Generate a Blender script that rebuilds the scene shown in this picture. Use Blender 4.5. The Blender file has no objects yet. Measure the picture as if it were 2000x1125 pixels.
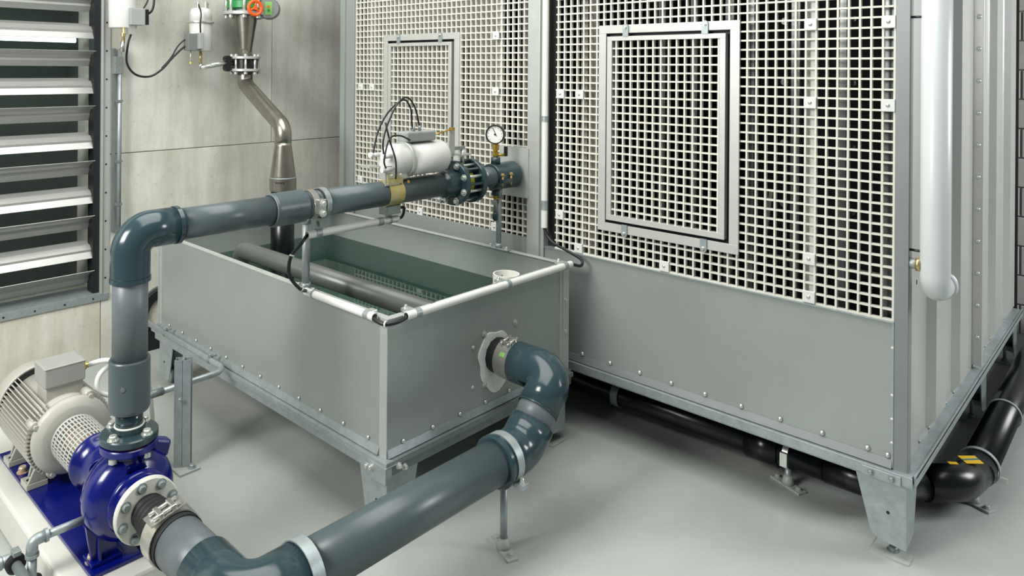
import bpy, math, random
from mathutils import Vector as V, Matrix
random.seed(4)
scene = bpy.context.scene
col = scene.collection
PI = math.pi

# ---------------------------------------------------------------- camera
cd = bpy.data.cameras.new('camera')
cam = bpy.data.objects.new('camera', cd); col.objects.link(cam)
TH, ROLL, FPX, XC, YC = 0.7858156, 0.0072841, 1433.935, 855.5, 134.07
R_ = V((math.cos(TH), math.sin(TH), 0)); F_ = V((-math.sin(TH), math.cos(TH), 0)); U_ = V((0, 0, 1))
R3 = R_*math.cos(ROLL) + U_*math.sin(ROLL); U3 = U_*math.cos(ROLL) - R_*math.sin(ROLL)
cam.matrix_world = Matrix(((R3.x, U3.x, -F_.x, 2.3091), (R3.y, U3.y, -F_.y, -3.2035), (R3.z, U3.z, -F_.z, 1.848), (0, 0, 0, 1)))
cd.sensor_fit = 'HORIZONTAL'; cd.sensor_width = 36; cd.lens = FPX/2000*36
cd.shift_x = (1000-XC)/2000; cd.shift_y = (YC-562.5)/2000
cd.clip_start = 0.02
scene.camera = cam

# ---------------------------------------------------------------- world, lights, exposure
w = bpy.data.worlds.new('world'); scene.world = w; w.use_nodes = True
w.node_tree.nodes['Background'].inputs[0].default_value = (0.84, 0.96, 0.96, 1)
w.node_tree.nodes['Background'].inputs[1].default_value = 0.17
def area(name, loc, target, size, power, colr=(1, 1, 1)):
    l = bpy.data.lights.new(name, 'AREA'); l.shape = 'RECTANGLE'; l.size, l.size_y = size
    l.energy = power; l.color = colr
    o = bpy.data.objects.new(name, l); col.objects.link(o); o.location = loc
    o.rotation_euler = (V(target)-V(loc)).to_track_quat('-Z', 'Y').to_euler()
    return o
area('ceiling_light', (0.3, -1.5, 4.2), (0.3, -1.499, 0), (4.0, 2.6), 168, (1, 0.99, 0.95))
area('lamp_near_wall', (-0.3, -5.0, 3.1), (-2.0, -0.7, 1.3), (1.6, 1.6), 212, (1, 0.985, 0.95))
area('lamp_beside_tower', (4.4, 2.2, 2.6), (1.6, 1.2, 1.2), (1.4, 1.4), 120, (0.97, 0.99, 1))
vs = scene.view_settings
vs.view_transform = 'Standard'; vs.look = 'None'; vs.gamma = 1; vs.use_curve_mapping = False
vs.exposure = 0.0

# ---------------------------------------------------------------- materials
def lin(c): return tuple(((x/255)/12.92 if x/255 <= 0.04045 else ((x/255+0.055)/1.055)**2.4) for x in c)+(1,)
MATS = {}
def mat(name, rgb, rough=0.5, metal=0.0, var=0.0, scale=8.0, bump=0.0, bscale=None, stretch=None, rgb2=None, spec=0.5, coat=0.0, detail=4):
    m = bpy.data.materials.new(name); m.use_nodes = True; MATS[name] = m
    nt = m.node_tree; b = nt.nodes['Principled BSDF']
    b.inputs['Base Color'].default_value = lin(rgb); b.inputs['Roughness'].default_value = rough
    b.inputs['Metallic'].default_value = metal; b.inputs['Specular IOR Level'].default_value = spec
    b.inputs['Coat Weight'].default_value = coat
    if var or bump or rgb2:
        tc = nt.nodes.new('ShaderNodeTexCoord'); mp = nt.nodes.new('ShaderNodeMapping')
        nt.links.new(tc.outputs['Object'], mp.inputs[0])
        if stretch: mp.inputs['Scale'].default_value = stretch
        n = nt.nodes.new('ShaderNodeTexNoise'); n.inputs['Scale'].default_value = scale; n.inputs['Detail'].default_value = detail
        n.inputs['Roughness'].default_value = 0.65
        nt.links.new(mp.outputs[0], n.inputs['Vector'])
        if var or rgb2:
            r = nt.nodes.new('ShaderNodeValToRGB'); r.color_ramp.elements[0].position = 0.3; r.color_ramp.elements[1].position = 0.72
            c1 = lin(rgb2) if rgb2 else tuple(x*(1-var) for x in lin(rgb)[:3])+(1,)
            c2 = tuple(min(1, x*(1+var)) for x in lin(rgb)[:3])+(1,)
            r.color_ramp.elements[0].color = c1; r.color_ramp.elements[1].color = c2
            nt.links.new(n.outputs['Fac'], r.inputs[0]); nt.links.new(r.outputs[0], b.inputs['Base Color'])
        if bump:
            n2 = nt.nodes.new('ShaderNodeTexNoise'); n2.inputs['Scale'].default_value = bscale or scale*4; n2.inputs['Detail'].default_value = 3
            nt.links.new(mp.outputs[0], n2.inputs['Vector'])
            bp = nt.nodes.new('ShaderNodeBump'); bp.inputs['Strength'].default_value = bump; bp.inputs['Distance'].default_value = 0.004
            nt.links.new(n2.outputs['Fac'], bp.inputs['Height']); nt.links.new(bp.outputs[0], b.inputs['Normal'])
    return m
mat('floor', (166, 171, 166), 0.42, 0, 0.07, 2.2, 0.08, 160)
mat('zinc', (156, 163, 160), 0.42, 0.35, 0.05, 3.0, 0.10, 120)
mat('zinc_light', (186, 190, 186), 0.40, 0.4, 0.06, 6, 0.05, 80)
mat('galv', (160, 170, 172), 0.42, 0.5, 0.14, 30, 0.05, 90)
mat('post_zinc', (132, 138, 138), 0.45, 0.3, 0.06, 5, 0.05, 80)
mat('galv_dark', (120, 130, 130), 0.5, 0.4, 0.12, 20)
mat('side_sheet', (206, 206, 202), 0.32, 0.6, 0.05, 5, 0.05, 60, (1, 1, 0.25))
mat('aluminium', (196, 198, 193), 0.38, 0.35, 0.05, 7, 0, None, (1, 0.3, 1))
mat('grp', (213, 212, 201), 0.5, 0, 0.03, 20)
mat('pad_white', (214, 216, 212), 0.4)
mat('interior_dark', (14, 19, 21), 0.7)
mat('fill_pack', (142, 138, 128), 0.7, 0, 0.06, 5)
mat('inner_steel', (104, 108, 106), 0.3, 0.8)
mat('pvc', (72, 84, 87), 0.33, 0, 0.06, 6, 0.02, 60)
mat('pvc_fit', (44, 64, 70), 0.18, 0, 0.05, 6)
mat('pvc_worn', (94, 102, 106), 0.4, 0, 0.12, 9, 0.03, 70)
mat('pe_black', (9, 13, 17), 0.27)
mat('rubber', (18, 21, 22), 0.6, 0, 0.1, 30)
mat('cable', (20, 24, 25), 0.4)
mat('steel', (205, 203, 196), 0.28, 0.9, 0.08, 14)
mat('steel_tube', (152, 148, 138), 0.3, 0.9, 0.14, 9, 0.03, 40)
mat('bolt', (208, 212, 206), 0.3, 0.7)
mat('bolt_dull', (150, 160, 158), 0.45, 0.6, 0.2, 60)
mat('rust_bolt', (150, 112, 72), 0.6, 0.4, 0.3, 60, 0, None, None, (210, 205, 190))
mat('blue_paint', (3, 15, 100), 0.22, 0, 0.18, 8, 0.06, 50, None, None, 0.5, 0.2)
mat('orange_gasket', (198, 84, 34), 0.7, 0, 0.2, 50)
mat('motor_grey', (170, 169, 160), 0.42, 0, 0.04, 8)
mat('motor_box', (150, 152, 146), 0.45, 0, 0.04, 8)
mat('white_paint', (226, 226, 218), 0.4, 0, 0.03, 6)
mat('white_flange', (208, 208, 196), 0.35, 0, 0.03, 10)
mat('plinth', (202, 202, 194), 0.5, 0, 0.03, 4)
mat('conduit', (220, 222, 216), 0.38)
mat('white_duct', (202, 207, 207), 0.32, 0, 0.02, 4)
mat('actuator_white', (212, 214, 210), 0.35, 0, 0.02, 8)
mat('box_grey', (150, 154, 152), 0.45)
mat('brass', (196, 160, 72), 0.28, 0.85)
mat('brass_light', (200, 180, 130), 0.3, 0.8)
mat('chromate', (196, 190, 150), 0.35, 0.55, 0.25, 16, 0, None, None, (190, 170, 92))
mat('yellow', (206, 190, 44), 0.5)
mat('label_yellow', (232, 186, 28), 0.5)
mat('label_teal', (60, 120, 120), 0.5)
mat('label_green', (118, 172, 88), 0.5)
mat('valve_green', (30, 128, 62), 0.4, 0, 0.08, 12)
mat('orange', (228, 92, 24), 0.4)
mat('gear_grey', (112, 116, 114), 0.45)
mat('black_gloss', (18, 20, 22), 0.3)
mat('dial', (238, 238, 232), 0.4)
mat('ink', (25, 25, 25), 0.6)
mat('grout', (230, 232, 228), 0.8, 0, 0.12, 30, 0.4, 60)
mat('tank_pipe', (92, 96, 92), 0.34, 0.15, 0.08, 6)
mat('blade', (172, 174, 170), 0.33, 0.45, 0.07, 4, 0, None, (3, 0.4, 3))
mat('seal', (22, 26, 28), 0.5)
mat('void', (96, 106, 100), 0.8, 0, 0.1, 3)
mat('block', (196, 196, 190), 0.8, 0, 0.05, 8, 0.1)
mat('mortar', (168, 168, 164), 0.9)
def concrete(name, base, dark, warm):
    m = bpy.data.materials.new(name); m.use_nodes = True; MATS[name] = m
    nt = m.node_tree; N = nt.nodes; L = nt.links; b = N['Principled BSDF']; b.inputs['Roughness'].default_value = 0.8
    tc = N.new('ShaderNodeTexCoord')
    def noise(scale, st, detail=5):
        mp = N.new('ShaderNodeMapping'); mp.inputs['Scale'].default_value = st; L.new(tc.outputs['Object'], mp.inputs[0])
        n = N.new('ShaderNodeTexNoise'); n.inputs['Scale'].default_value = scale; n.inputs['Detail'].default_value = detail; n.inputs['Roughness'].default_value = 0.65
        L.new(mp.outputs[0], n.inputs['Vector']); return n
    def ramp(n, p0, p1, c0, c1):
        r = N.new('ShaderNodeValToRGB'); r.color_ramp.elements[0].position = p0; r.color_ramp.elements[1].position = p1
        r.color_ramp.elements[0].color = c0; r.color_ramp.elements[1].color = c1; L.new(n.outputs['Fac'], r.inputs[0]); return r
    def mix(a, bb, mode='MULTIPLY', fac=1.0):
        x = N.new('ShaderNodeMix'); x.data_type = 'RGBA'; x.blend_type = mode; x.inputs[0].default_value = fac
        L.new(a.outputs[0] if a.bl_idname != 'ShaderNodeMix' else a.outputs[2], x.inputs[6]); L.new(bb.outputs[0], x.inputs[7]); return x
    r1 = ramp(noise(1.6, (1, 1, 1)), 0.3, 0.7, lin(dark), lin(base))
    r2 = ramp(noise(5, (1, 1.6, 0.22)), 0.35, 0.68, lin(warm), (1, 1, 1, 1))       # vertical run-off streaks
    r3 = ramp(noise(38, (1, 1, 1), 3), 0.27, 0.40, lin((234, 232, 227)), (1, 1, 1, 1))   # pores
    x = mix(mix(r1, r2), r3)
    L.new(x.outputs[2], b.inputs['Base Color'])
    bp = N.new('ShaderNodeBump'); bp.inputs['Strength'].default_value = 0.25; bp.inputs['Distance'].default_value = 0.004
    L.new(noise(60, (1, 1, 1)).outputs['Fac'], bp.inputs['Height']); L.new(bp.outputs[0], b.inputs['Normal'])
concrete('concrete', (219, 221, 213), (192, 192, 184), (230, 229, 221))
concrete('concrete_low', (216, 214, 204), (187, 184, 173), (230, 226, 216))
def water_mat():
    m = bpy.data.materials.new('water'); m.use_nodes = True; MATS['water'] = m
    nt = m.node_tree; nt.nodes.clear(); N = nt.nodes; L = nt.links
    o = N.new('ShaderNodeOutputMaterial'); mx = N.new('ShaderNodeMixShader'); t = N.new('ShaderNodeBsdfTransparent'); g = N.new('ShaderNodeBsdfGlossy')
    fr = N.new('ShaderNodeFresnel'); fr.inputs[0].default_value = 1.33
    t.inputs[0].default_value = (0.52, 0.74, 0.67, 1); g.inputs['Roughness'].default_value = 0.01
    L.new(fr.outputs[0], mx.inputs[0]); L.new(t.outputs[0], mx.inputs[1]); L.new(g.outputs[0], mx.inputs[2]); L.new(mx.outputs[0], o.inputs[0])
water_mat()
def glass_mat():
    m = bpy.data.materials.new('gauge_glass'); m.use_nodes = True; MATS['gauge_glass'] = m
    nt = m.node_tree; nt.nodes.clear(); N = nt.nodes; L = nt.links
    o = N.new('ShaderNodeOutputMaterial'); mx = N.new('ShaderNodeMixShader'); t = N.new('ShaderNodeBsdfTransparent'); g = N.new('ShaderNodeBsdfGlossy')
    mx.inputs[0].default_value = 0.05; g.inputs['Roughness'].default_value = 0.03
    L.new(t.outputs[0], mx.inputs[1]); L.new(g.outputs[0], mx.inputs[2]); L.new(mx.outputs[0], o.inputs[0])
glass_mat()
def tube_light():
    m = mat('tube_light', (190, 230, 222), 0.3); b = m.node_tree.nodes['Principled BSDF']
    b.inputs['Emission Color'].default_value = lin((205, 240, 232)); b.inputs['Emission Strength'].default_value = 5.0
tube_light()

# ---------------------------------------------------------------- mesh builder
ORG = {}
def frame(ax):
    ax = V(ax).normalized(); h = V((0, 0, 1)) if abs(ax.z) < 0.9 else V((1, 0, 0))
    u = ax.cross(h).normalized(); return u, u.cross(ax).normalized() * -1, ax
class MB:
    def __init__(s): s.v = []; s.f = []; s.sm = []
    def add(s, vs_, fs, smooth=False):
        b = len(s.v); s.v += [V(p) for p in vs_]
        for i, f in enumerate(fs):
            s.f.append([b+k for k in f]); s.sm.append(smooth if isinstance(smooth, bool) else smooth[i])
        return s
    def box(s, x0, x1, y0, y1, z0, z1):
        return s.add([(x0, y0, z0), (x1, y0, z0), (x1, y1, z0), (x0, y1, z0), (x0, y0, z1), (x1, y0, z1), (x1, y1, z1), (x0, y1, z1)],
                     [(0, 3, 2, 1), (4, 5, 6, 7), (0, 1, 5, 4), (1, 2, 6, 5), (2, 3, 7, 6), (3, 0, 4, 7)])
    def obox(s, c, ax, ay, az):          # centre and three half-vectors
        c, ax, ay, az = V(c), V(ax), V(ay), V(az); pts = []
        for k in (-1, 1):
            for (i, j) in ((-1, -1), (1, -1), (1, 1), (-1, 1)): pts.append(c+ax*i+ay*j+az*k)
        return s.add(pts, [(0, 3, 2, 1), (4, 5, 6, 7), (0, 1, 5, 4), (1, 2, 6, 5), (2, 3, 7, 6), (3, 0, 4, 7)])
    def prism(s, poly, vec):
        n = len(poly); vec = V(vec); p = [V(q) for q in poly]
        return s.add(p+[q+vec for q in p], [tuple(range(n-1, -1, -1)), tuple(range(n, 2*n))]+[(i, (i+1) % n, n+(i+1) % n, n+i) for i in range(n)])
    def lathe(s, p0, axis, prof, n=28, caps=True, phase=0.0, flat=False):   # prof: (distance along axis, radius)
        p0 = V(p0); u, v_, a = frame(axis); pts = []; fs = []; sm = []
        for t, r in prof:
            for k in range(n):
                q = 2*PI*k/n+phase; pts.append(p0+a*t+u*(r*math.cos(q))+v_*(r*math.sin(q)))
        for i in range(len(prof)-1):
            for k in range(n):
                k2 = (k+1) % n; fs.append((i*n+k, i*n+k2, (i+1)*n+k2, (i+1)*n+k)); sm.append(not flat)
        if caps:
            m = (len(prof)-1)*n
            fs.append(tuple(range(n-1, -1, -1))); sm.append(False); fs.append(tuple(m+k for k in range(n))); sm.append(False)
        return s.add(pts, fs, sm)
    def cyl(s, p0, p1, r, r1=None, n=24, caps=True):
        p0, p1 = V(p0), V(p1); d = p1-p0; return s.lathe(p0, d, [(0, r), (d.length, r if r1 is None else r1)], n, caps)
    def ring(s, p0, axis, h, ro, ri, n=32, ch=0.0):
        prof = [(0, ri), (0, ro-ch), (ch, ro), (h-ch, ro), (h, ro-ch), (h, ri), (0, ri)] if ch else [(0, ri), (0, ro), (h, ro), (h, ri), (0, ri)]
        return s.hard(p0, axis, prof, n)
    def hard(s, p0, axis, prof, n=28):   # lathe whose profile segments keep hard creases
        for a, b in zip(prof[:-1], prof[1:]): s.lathe(p0, axis, [a, b], n, False)
        return s
    def solid(s, p0, axis, prof, n=28):  # creased lathe closed at both ends
        pr = [(prof[0][0], 0.0002)]+list(prof)+[(prof[-1][0], 0.0002)]
        return s.hard(p0, axis, pr, n)
    def tube(s, path, r, n=16, caps=True):
        P = [V(p) for p in path]; m = len(P); rs = r if isinstance(r, (list, tuple)) else [r]*m
        T = [((P[min(i+1, m-1)]-P[max(i-1, 0)])).normalized() for i in range(m)]
        u, v_, _ = frame(T[0]); pts = []
        for i in range(m):
            if i:
                q = T[i-1].rotation_difference(T[i]); u = q @ u; v_ = q @ v_
            for k in range(n):
                g = 2*PI*k/n; pts.append(P[i]+u*(rs[i]*math.cos(g))+v_*(rs[i]*math.sin(g)))
        fs = []; sm = []
        for i in range(m-1):
            for k in range(n):
                k2 = (k+1) % n; fs.append((i*n+k, i*n+k2, (i+1)*n+k2, (i+1)*n+k)); sm.append(True)
        if caps:
            fs.append(tuple(range(n-1, -1, -1))); fs.append(tuple((m-1)*n+k for k in range(n))); sm += [False, False]
        return s.add(pts, fs, sm)
    def torus(s, c, axis, R, r, n=28, k=10):
        c = V(c); u, v_, a = frame(axis); path = [c+u*(R*math.cos(2*PI*i/n))+v_*(R*math.sin(2*PI*i/n)) for i in range(n)]
        pts = []; fs = []
        for i in range(n):
            d = (path[i]-c).normalized()
            for j in range(k):
                q = 2*PI*j/k; pts.append(path[i]+d*(r*math.cos(q))+a*(r*math.sin(q)))
        for i in range(n):
            for j in range(k): fs.append((i*k+j, ((i+1) % n)*k+j, ((i+1) % n)*k+(j+1) % k, i*k+(j+1) % k))
        return s.add(pts, fs, True)
    def hexbolt(s, p, axis, r=0.012, h=0.01, washer=True):
        a = V(axis).normalized(); p = V(p)
        if washer: s.solid(p, a, [(0, r*1.35), (0.003, r*1.35)], 14); p = p+a*0.003
        return s.solid(p, a, [(0, r), (h*0.8, r), (h, r*0.82)], 6)
    def dome(s, p, axis, r=0.009, h=0.007):
        return s.lathe(p, axis, [(0, r*1.05), (0.0015, r*1.05), (h*0.5, r*0.82), (h*0.85, r*0.5), (h, r*0.12)], 10)
    def build(s, name, m, parent=None, bevel=0.0, org=None, kind=None):
        xs = [p.x for p in s.v]; ys = [p.y for p in s.v]; zs = [p.z for p in s.v]
        o0 = V(org) if org is not None else V(((min(xs)+max(xs))/2, (min(ys)+max(ys))/2, min(zs)))
        me = bpy.data.meshes.new(name); me.from_pydata([tuple(p-o0) for p in s.v], [], s.f)
        me.polygons.foreach_set('use_smooth', s.sm); me.materials.append(MATS[m]); me.update()
        o = bpy.data.objects.new(name, me); col.objects.link(o); ORG[o.name] = o0
        place(o, o0, parent)
        if bevel:
            b = o.modifiers.new('bevel', 'BEVEL'); b.width = bevel; b.segments = 2; b.limit_method = 'ANGLE'; b.angle_limit = 0.7
        if kind: o['kind'] = kind
        return o
def place(o, w0, parent):
    if parent: o.parent = parent; o.location = w0-ORG[parent.name]
    else: o.location = w0
def dup(o, w0, parent):
    c = o.copy(); col.objects.link(c); ORG[c.name] = V(w0); c.parent = None; place(c, V(w0), parent); return c
def rep(mk, name, m, pts, parent, axis=None):
    """one mesh at the first point, linked copies that share it at the others"""
    first = None
    for p in pts:
        if first is None:
            b = MB(); mk(b, V(p)); first = b.build(name, m, parent, org=p)
        else: dup(first, p, parent)
def thing(name, label, cat, loc, group=None):
    o = bpy.data.objects.new(name, None); col.objects.link(o); o.location = loc; ORG[o.name] = V(loc); o.empty_display_size = 0.05
    return tag(o, label, cat, group)
def tag(o, label, cat, group=None):
    o['label'] = label; o['category'] = cat
    if group: o['group'] = group
    return o
def struct(o, label=None):
    o['kind'] = 'structure'
    if label: o['label'] = label
    return o
def fillet(pts, rad, n=8):
    P = [V(p) for p in pts]; out = [P[0]]
    for i in range(1, len(P)-1):
        r = rad[i-1] if isinstance(rad, (list, tuple)) else rad
        a = (P[i-1]-P[i]).normalized(); b = (P[i+1]-P[i]).normalized(); ang = a.angle(b)
        d = r/math.tan(ang/2); d = min(d, (P[i-1]-P[i]).length*0.49, (P[i+1]-P[i]).length*0.49); r = d*math.tan(ang/2)
        s0 = P[i]+a*d; s1 = P[i]+b*d; c = P[i]+(a+b).normalized()*(r/math.sin(ang/2))
        v0 = s0-c; v1 = s1-c; sw = v0.angle(v1); ax = v0.cross(v1).normalized()
        for k in range(n+1): out.append(c+Matrix.Rotation(sw*k/n, 3, ax) @ v0)
    out.append(P[-1]); return out
def spline(pts, n=10):
    P = [V(p) for p in pts]; P = [P[0]*2-P[1]]+P+[P[-1]*2-P[-2]]; out = []
    for i in range(1, len(P)-2):
        p0, p1, p2, p3 = P[i-1:i+3]
        for k in range(n):
            t = k/n; out.append(0.5*((2*p1)+(p2-p0)*t+(2*p0-5*p1+4*p2-p3)*t*t+(3*p1-p0-3*p2+p3)*t**3))
    out.append(P[-2]); return out
def circ(c, axis, R, n, ph=0.0):
    u, v_, a = frame(axis); return [V(c)+u*(R*math.cos(2*PI*k/n+ph))+v_*(R*math.sin(2*PI*k/n+ph)) for k in range(n)]
X, Y, Z = V((1, 0, 0)), V((0, 1, 0)), V((0, 0, 1))

# ================================================================ SETTING
W = -2.43
b = MB(); b.box(-4.2, 6.5, -6.0, 3.55, -0.1, 0.0); struct(b.build('floor', 'floor'))
# concrete wall with the louvre opening; cast panels with recessed joints
LY0, LY1, LZ0, LZ1 = -3.3, -1.44, 0.425, 2.62
wl = struct(MB().box(W-0.42, W-0.012, -6.0, LY0, 0, 3.6).box(W-0.42, W-0.012, LY1, 3.4, 0, 3.6).box(W-0.42, W-0.012, LY0, LY1, 0, LZ0).box(W-0.42, W-0.012, LY0, LY1, LZ1, 3.6).build('wall_left', 'concrete'))
JY, JZ, jg = -0.215, 1.292, 0.0025
def panel(y0, y1, z0, z1, m='concrete'):
    MB().box(W-0.012, W, y0+jg, y1-jg, z0+jg, z1-jg).build('concrete_panel', m, wl, 0.003)
panel(-6.0, LY0, 0, 3.6); panel(LY0, LY1, LZ1, 3.6); panel(LY0, LY1, 0.0, LZ0, 'concrete_low')
panel(LY1, JY, JZ, 3.6); panel(JY, 1.6, JZ, 3.6); panel(LY1, 1.6, 0, JZ); panel(1.6, 3.4, 0, 3.6)
# plant chamber behind the louvre
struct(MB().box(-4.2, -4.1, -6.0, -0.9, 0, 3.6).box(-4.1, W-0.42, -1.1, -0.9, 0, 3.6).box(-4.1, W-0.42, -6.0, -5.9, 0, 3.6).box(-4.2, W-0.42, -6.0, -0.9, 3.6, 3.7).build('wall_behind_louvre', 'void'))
# block wall far right
wb = struct(MB().box(-4.2, 6.5, 3.42, 3.55, 0, 3.6).build('wall_back', 'mortar'))
blk = None
for r in range(16):
    for c in range(9):
        p = (0.3+c*0.5+(0.25 if r % 2 else 0), 3.41, 0.1+r*0.208)
        if blk is None: blk = MB().box(p[0]-0.244, p[0]+0.244, 3.40, 3.425, p[2]-0.099, p[2]+0.099).build('block', 'block', wb, 0.004, org=p)
        else: dup(blk, p, wb)

# ---------------------------------------------------------------- louvre damper
lv = thing('louvre_damper', 'large aluminium louvre damper with opposed blades set in the concrete wall', 'louvre', (W, -2.3, LZ0))
fw = 0.048
b = MB(); b.box(W, W+0.006, LY1-0.002, LY1+fw, LZ0-0.04, LZ1+fw).box(W-0.2, W+0.006, LY1-0.006, LY1, LZ0, LZ1).box(W+0.006, W+0.016, LY1-0.004, LY1+0.002, LZ0, LZ1); b.build('side_frame', 'zinc_light', lv, 0.001)
b = MB(); b.box(W, W+0.006, LY0-fw, LY0, LZ0-0.04, LZ1+fw); b.build('side_frame', 'zinc_light', lv, 0.001)
b = MB(); b.box(W+0.0062, W+0.011, LY0-fw, LY1+fw-0.001, LZ0-0.042, LZ0).box(W-0.2, W+0.0105, LY0, LY1-0.008, LZ0, LZ0+0.005); b.build('sill_frame', 'galv', lv, 0.001)
b = MB(); b.box(W+0.0062, W+0.011, LY0-fw, LY1+fw, LZ1, LZ1+fw); b.build('head_frame', 'galv', lv, 0.001)
MB().box(W-0.10, W-0.012, LY1-0.046, LY1-0.007, LZ0+0.008, LZ1).build('edge_seal', 'seal', lv)
rep(lambda m, p: m.solid(p, X, [(0, 0.006), (0.002, 0.006)], 8), 'screw', 'ink', [(W+0.0055, LY1+0.024, 0.52+0.178*k) for k in range(12)]+[(W+0.0105, LY1-0.05-0.165*k, LZ0-0.022) for k in range(6)], lv)
prof = [(-0.070, -0.010), (-0.028, 0.0), (-0.020, 0.012), (0.020, 0.012), (0.028, 0.0), (0.070, -0.010)]
def blade(zc, tilt, flip):
    pts = []; c, s_ = math.cos(tilt), math.sin(tilt)
    for side in (0, 1):
        for (px, pz) in (prof if side == 0 else prof[::-1]):
            q = (pz-(0.003 if side else 0))*flip; pts.append((W-0.062+px*c-q*s_, LY0+0.02, zc+px*s_+q*c))
    n = len(pts); MB().prism(pts, (0, LY1-0.038-LY0-0.02, 0)).build('blade', 'blade', lv)
for k in range(-1, 6):
    za = 2.075-0.342*k; zb = 1.904-0.342*k
    if LZ0+0.05 < za < LZ1-0.04: blade(za, -math.radians(43), 1)
    if LZ0+0.05 < zb < LZ1-0.04: blade(zb, math.radians(43), 1)
t = thing('fluorescent_lamp', 'slim pale green fluorescent tube glowing in the chamber behind the louvre', 'lamp', (-3.5, -1.9, 2.05))
MB().cyl((-3.5, -2.9, 2.046), (-3.5, -1.24, 2.040), 0.018).build('tube', 'tube_light', t)
MB().box(-3.54, -3.46, -2.92, -1.22, 2.068, 2.10).build('fitting', 'white_paint', t)

# ================================================================ COOLING TOWER
P_ = 0.04
TX0, TX1, TY1, TZB, TZT = -1.847, 1.612, 2.75, 0.335, 2.95
tw = thing('cooling_tower', 'big galvanised cooling tower with white grid front and access hatches', 'tower', (-0.1, 1.3, 0))
# lower sheet panels and posts
MB().box(-0.075, 1.569, 0.0, 0.006, TZB, 0.893).build('lower_panel', 'zinc', tw)
MB().box(-1.70, -0.19, 0.0, 0.006, TZB, 0.925).build('lower_panel', 'zinc', tw)
MB().box(-0.075, 1.566, -0.010, 0.03, 0.893, 0.897).build('ledge', 'galv', tw)
b = MB(); b.box(1.566, TX1, -0.004, 0.004, TZB, TZT).box(TX1-0.005, TX1, 0.0, 0.05, TZB, TZT); b.build('corner_post', 'post_zinc', tw, 0.001)
MB().box(1.560, 1.5665, -0.0065, 0.0, TZB+0.01, 0.90).build('sealant_bead', 'galv', tw)
b = MB(); b.box(TX0, -1.80, -0.03, 0.06, TZB, TZT).box(-1.80, -1.712, -0.012, 0.05, TZB, TZT); b.build('corner_post', 'zinc', tw, 0.002)
b = MB(); b.box(-0.182, -0.10, -0.022, 0.05, TZB, TZT).box(-0.10, -0.078, -0.008, 0.05, TZB, TZT); b.build('middle_post', 'zinc_light', tw, 0.002)
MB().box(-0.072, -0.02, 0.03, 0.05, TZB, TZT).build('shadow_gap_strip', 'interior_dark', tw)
# shell that keeps the inside dark
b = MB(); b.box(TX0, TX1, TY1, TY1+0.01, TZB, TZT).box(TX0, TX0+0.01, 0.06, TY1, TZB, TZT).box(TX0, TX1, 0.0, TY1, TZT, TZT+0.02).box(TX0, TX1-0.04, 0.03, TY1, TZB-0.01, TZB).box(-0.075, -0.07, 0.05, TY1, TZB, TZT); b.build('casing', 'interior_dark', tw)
# gratings
def grating(xs, zs, y0, dep, name, parent, hole=None, xr=None, zr=None, bar=0.0075, m='grp'):
    b = MB(); x0, x1 = xr; z0, z1 = zr; h = bar/2
    for x in xs:
        segs = [(z0, z1)]
        if hole and hole[0] < x < hole[1]: segs = [(z0, hole[2]), (hole[3], z1)]
        for s0, s1 in segs: b.box(x-h, x+h, y0, y0+dep, s0, s1)
    for z in zs:
        segs = [(x0, x1)]
        if hole and hole[2] < z < hole[3]: segs = [(x0, hole[0]), (hole[1], x1)]
        for s0, s1 in segs: b.box(s0, s1, y0+0.0008, y0+dep-0.0008, z-h, z+h)
    return b.build(name, m, parent)
zs = [0.90+P_*k for k in range(48)]
HR = (0.275, 0.955, 1.06, 2.055); HL = (-1.39, -0.725, 1.06, 2.055)
grating([P_*k for k in range(40)], zs, 0.004, 0.018, 'grating', tw, HR, (-0.013, 1.566), (0.897, 2.80))
grating([-0.19-P_*k for k in range(39)], zs, 0.004, 0.018, 'grating', tw, HL, (-1.712, -0.182), (0.925, 2.80))
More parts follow.
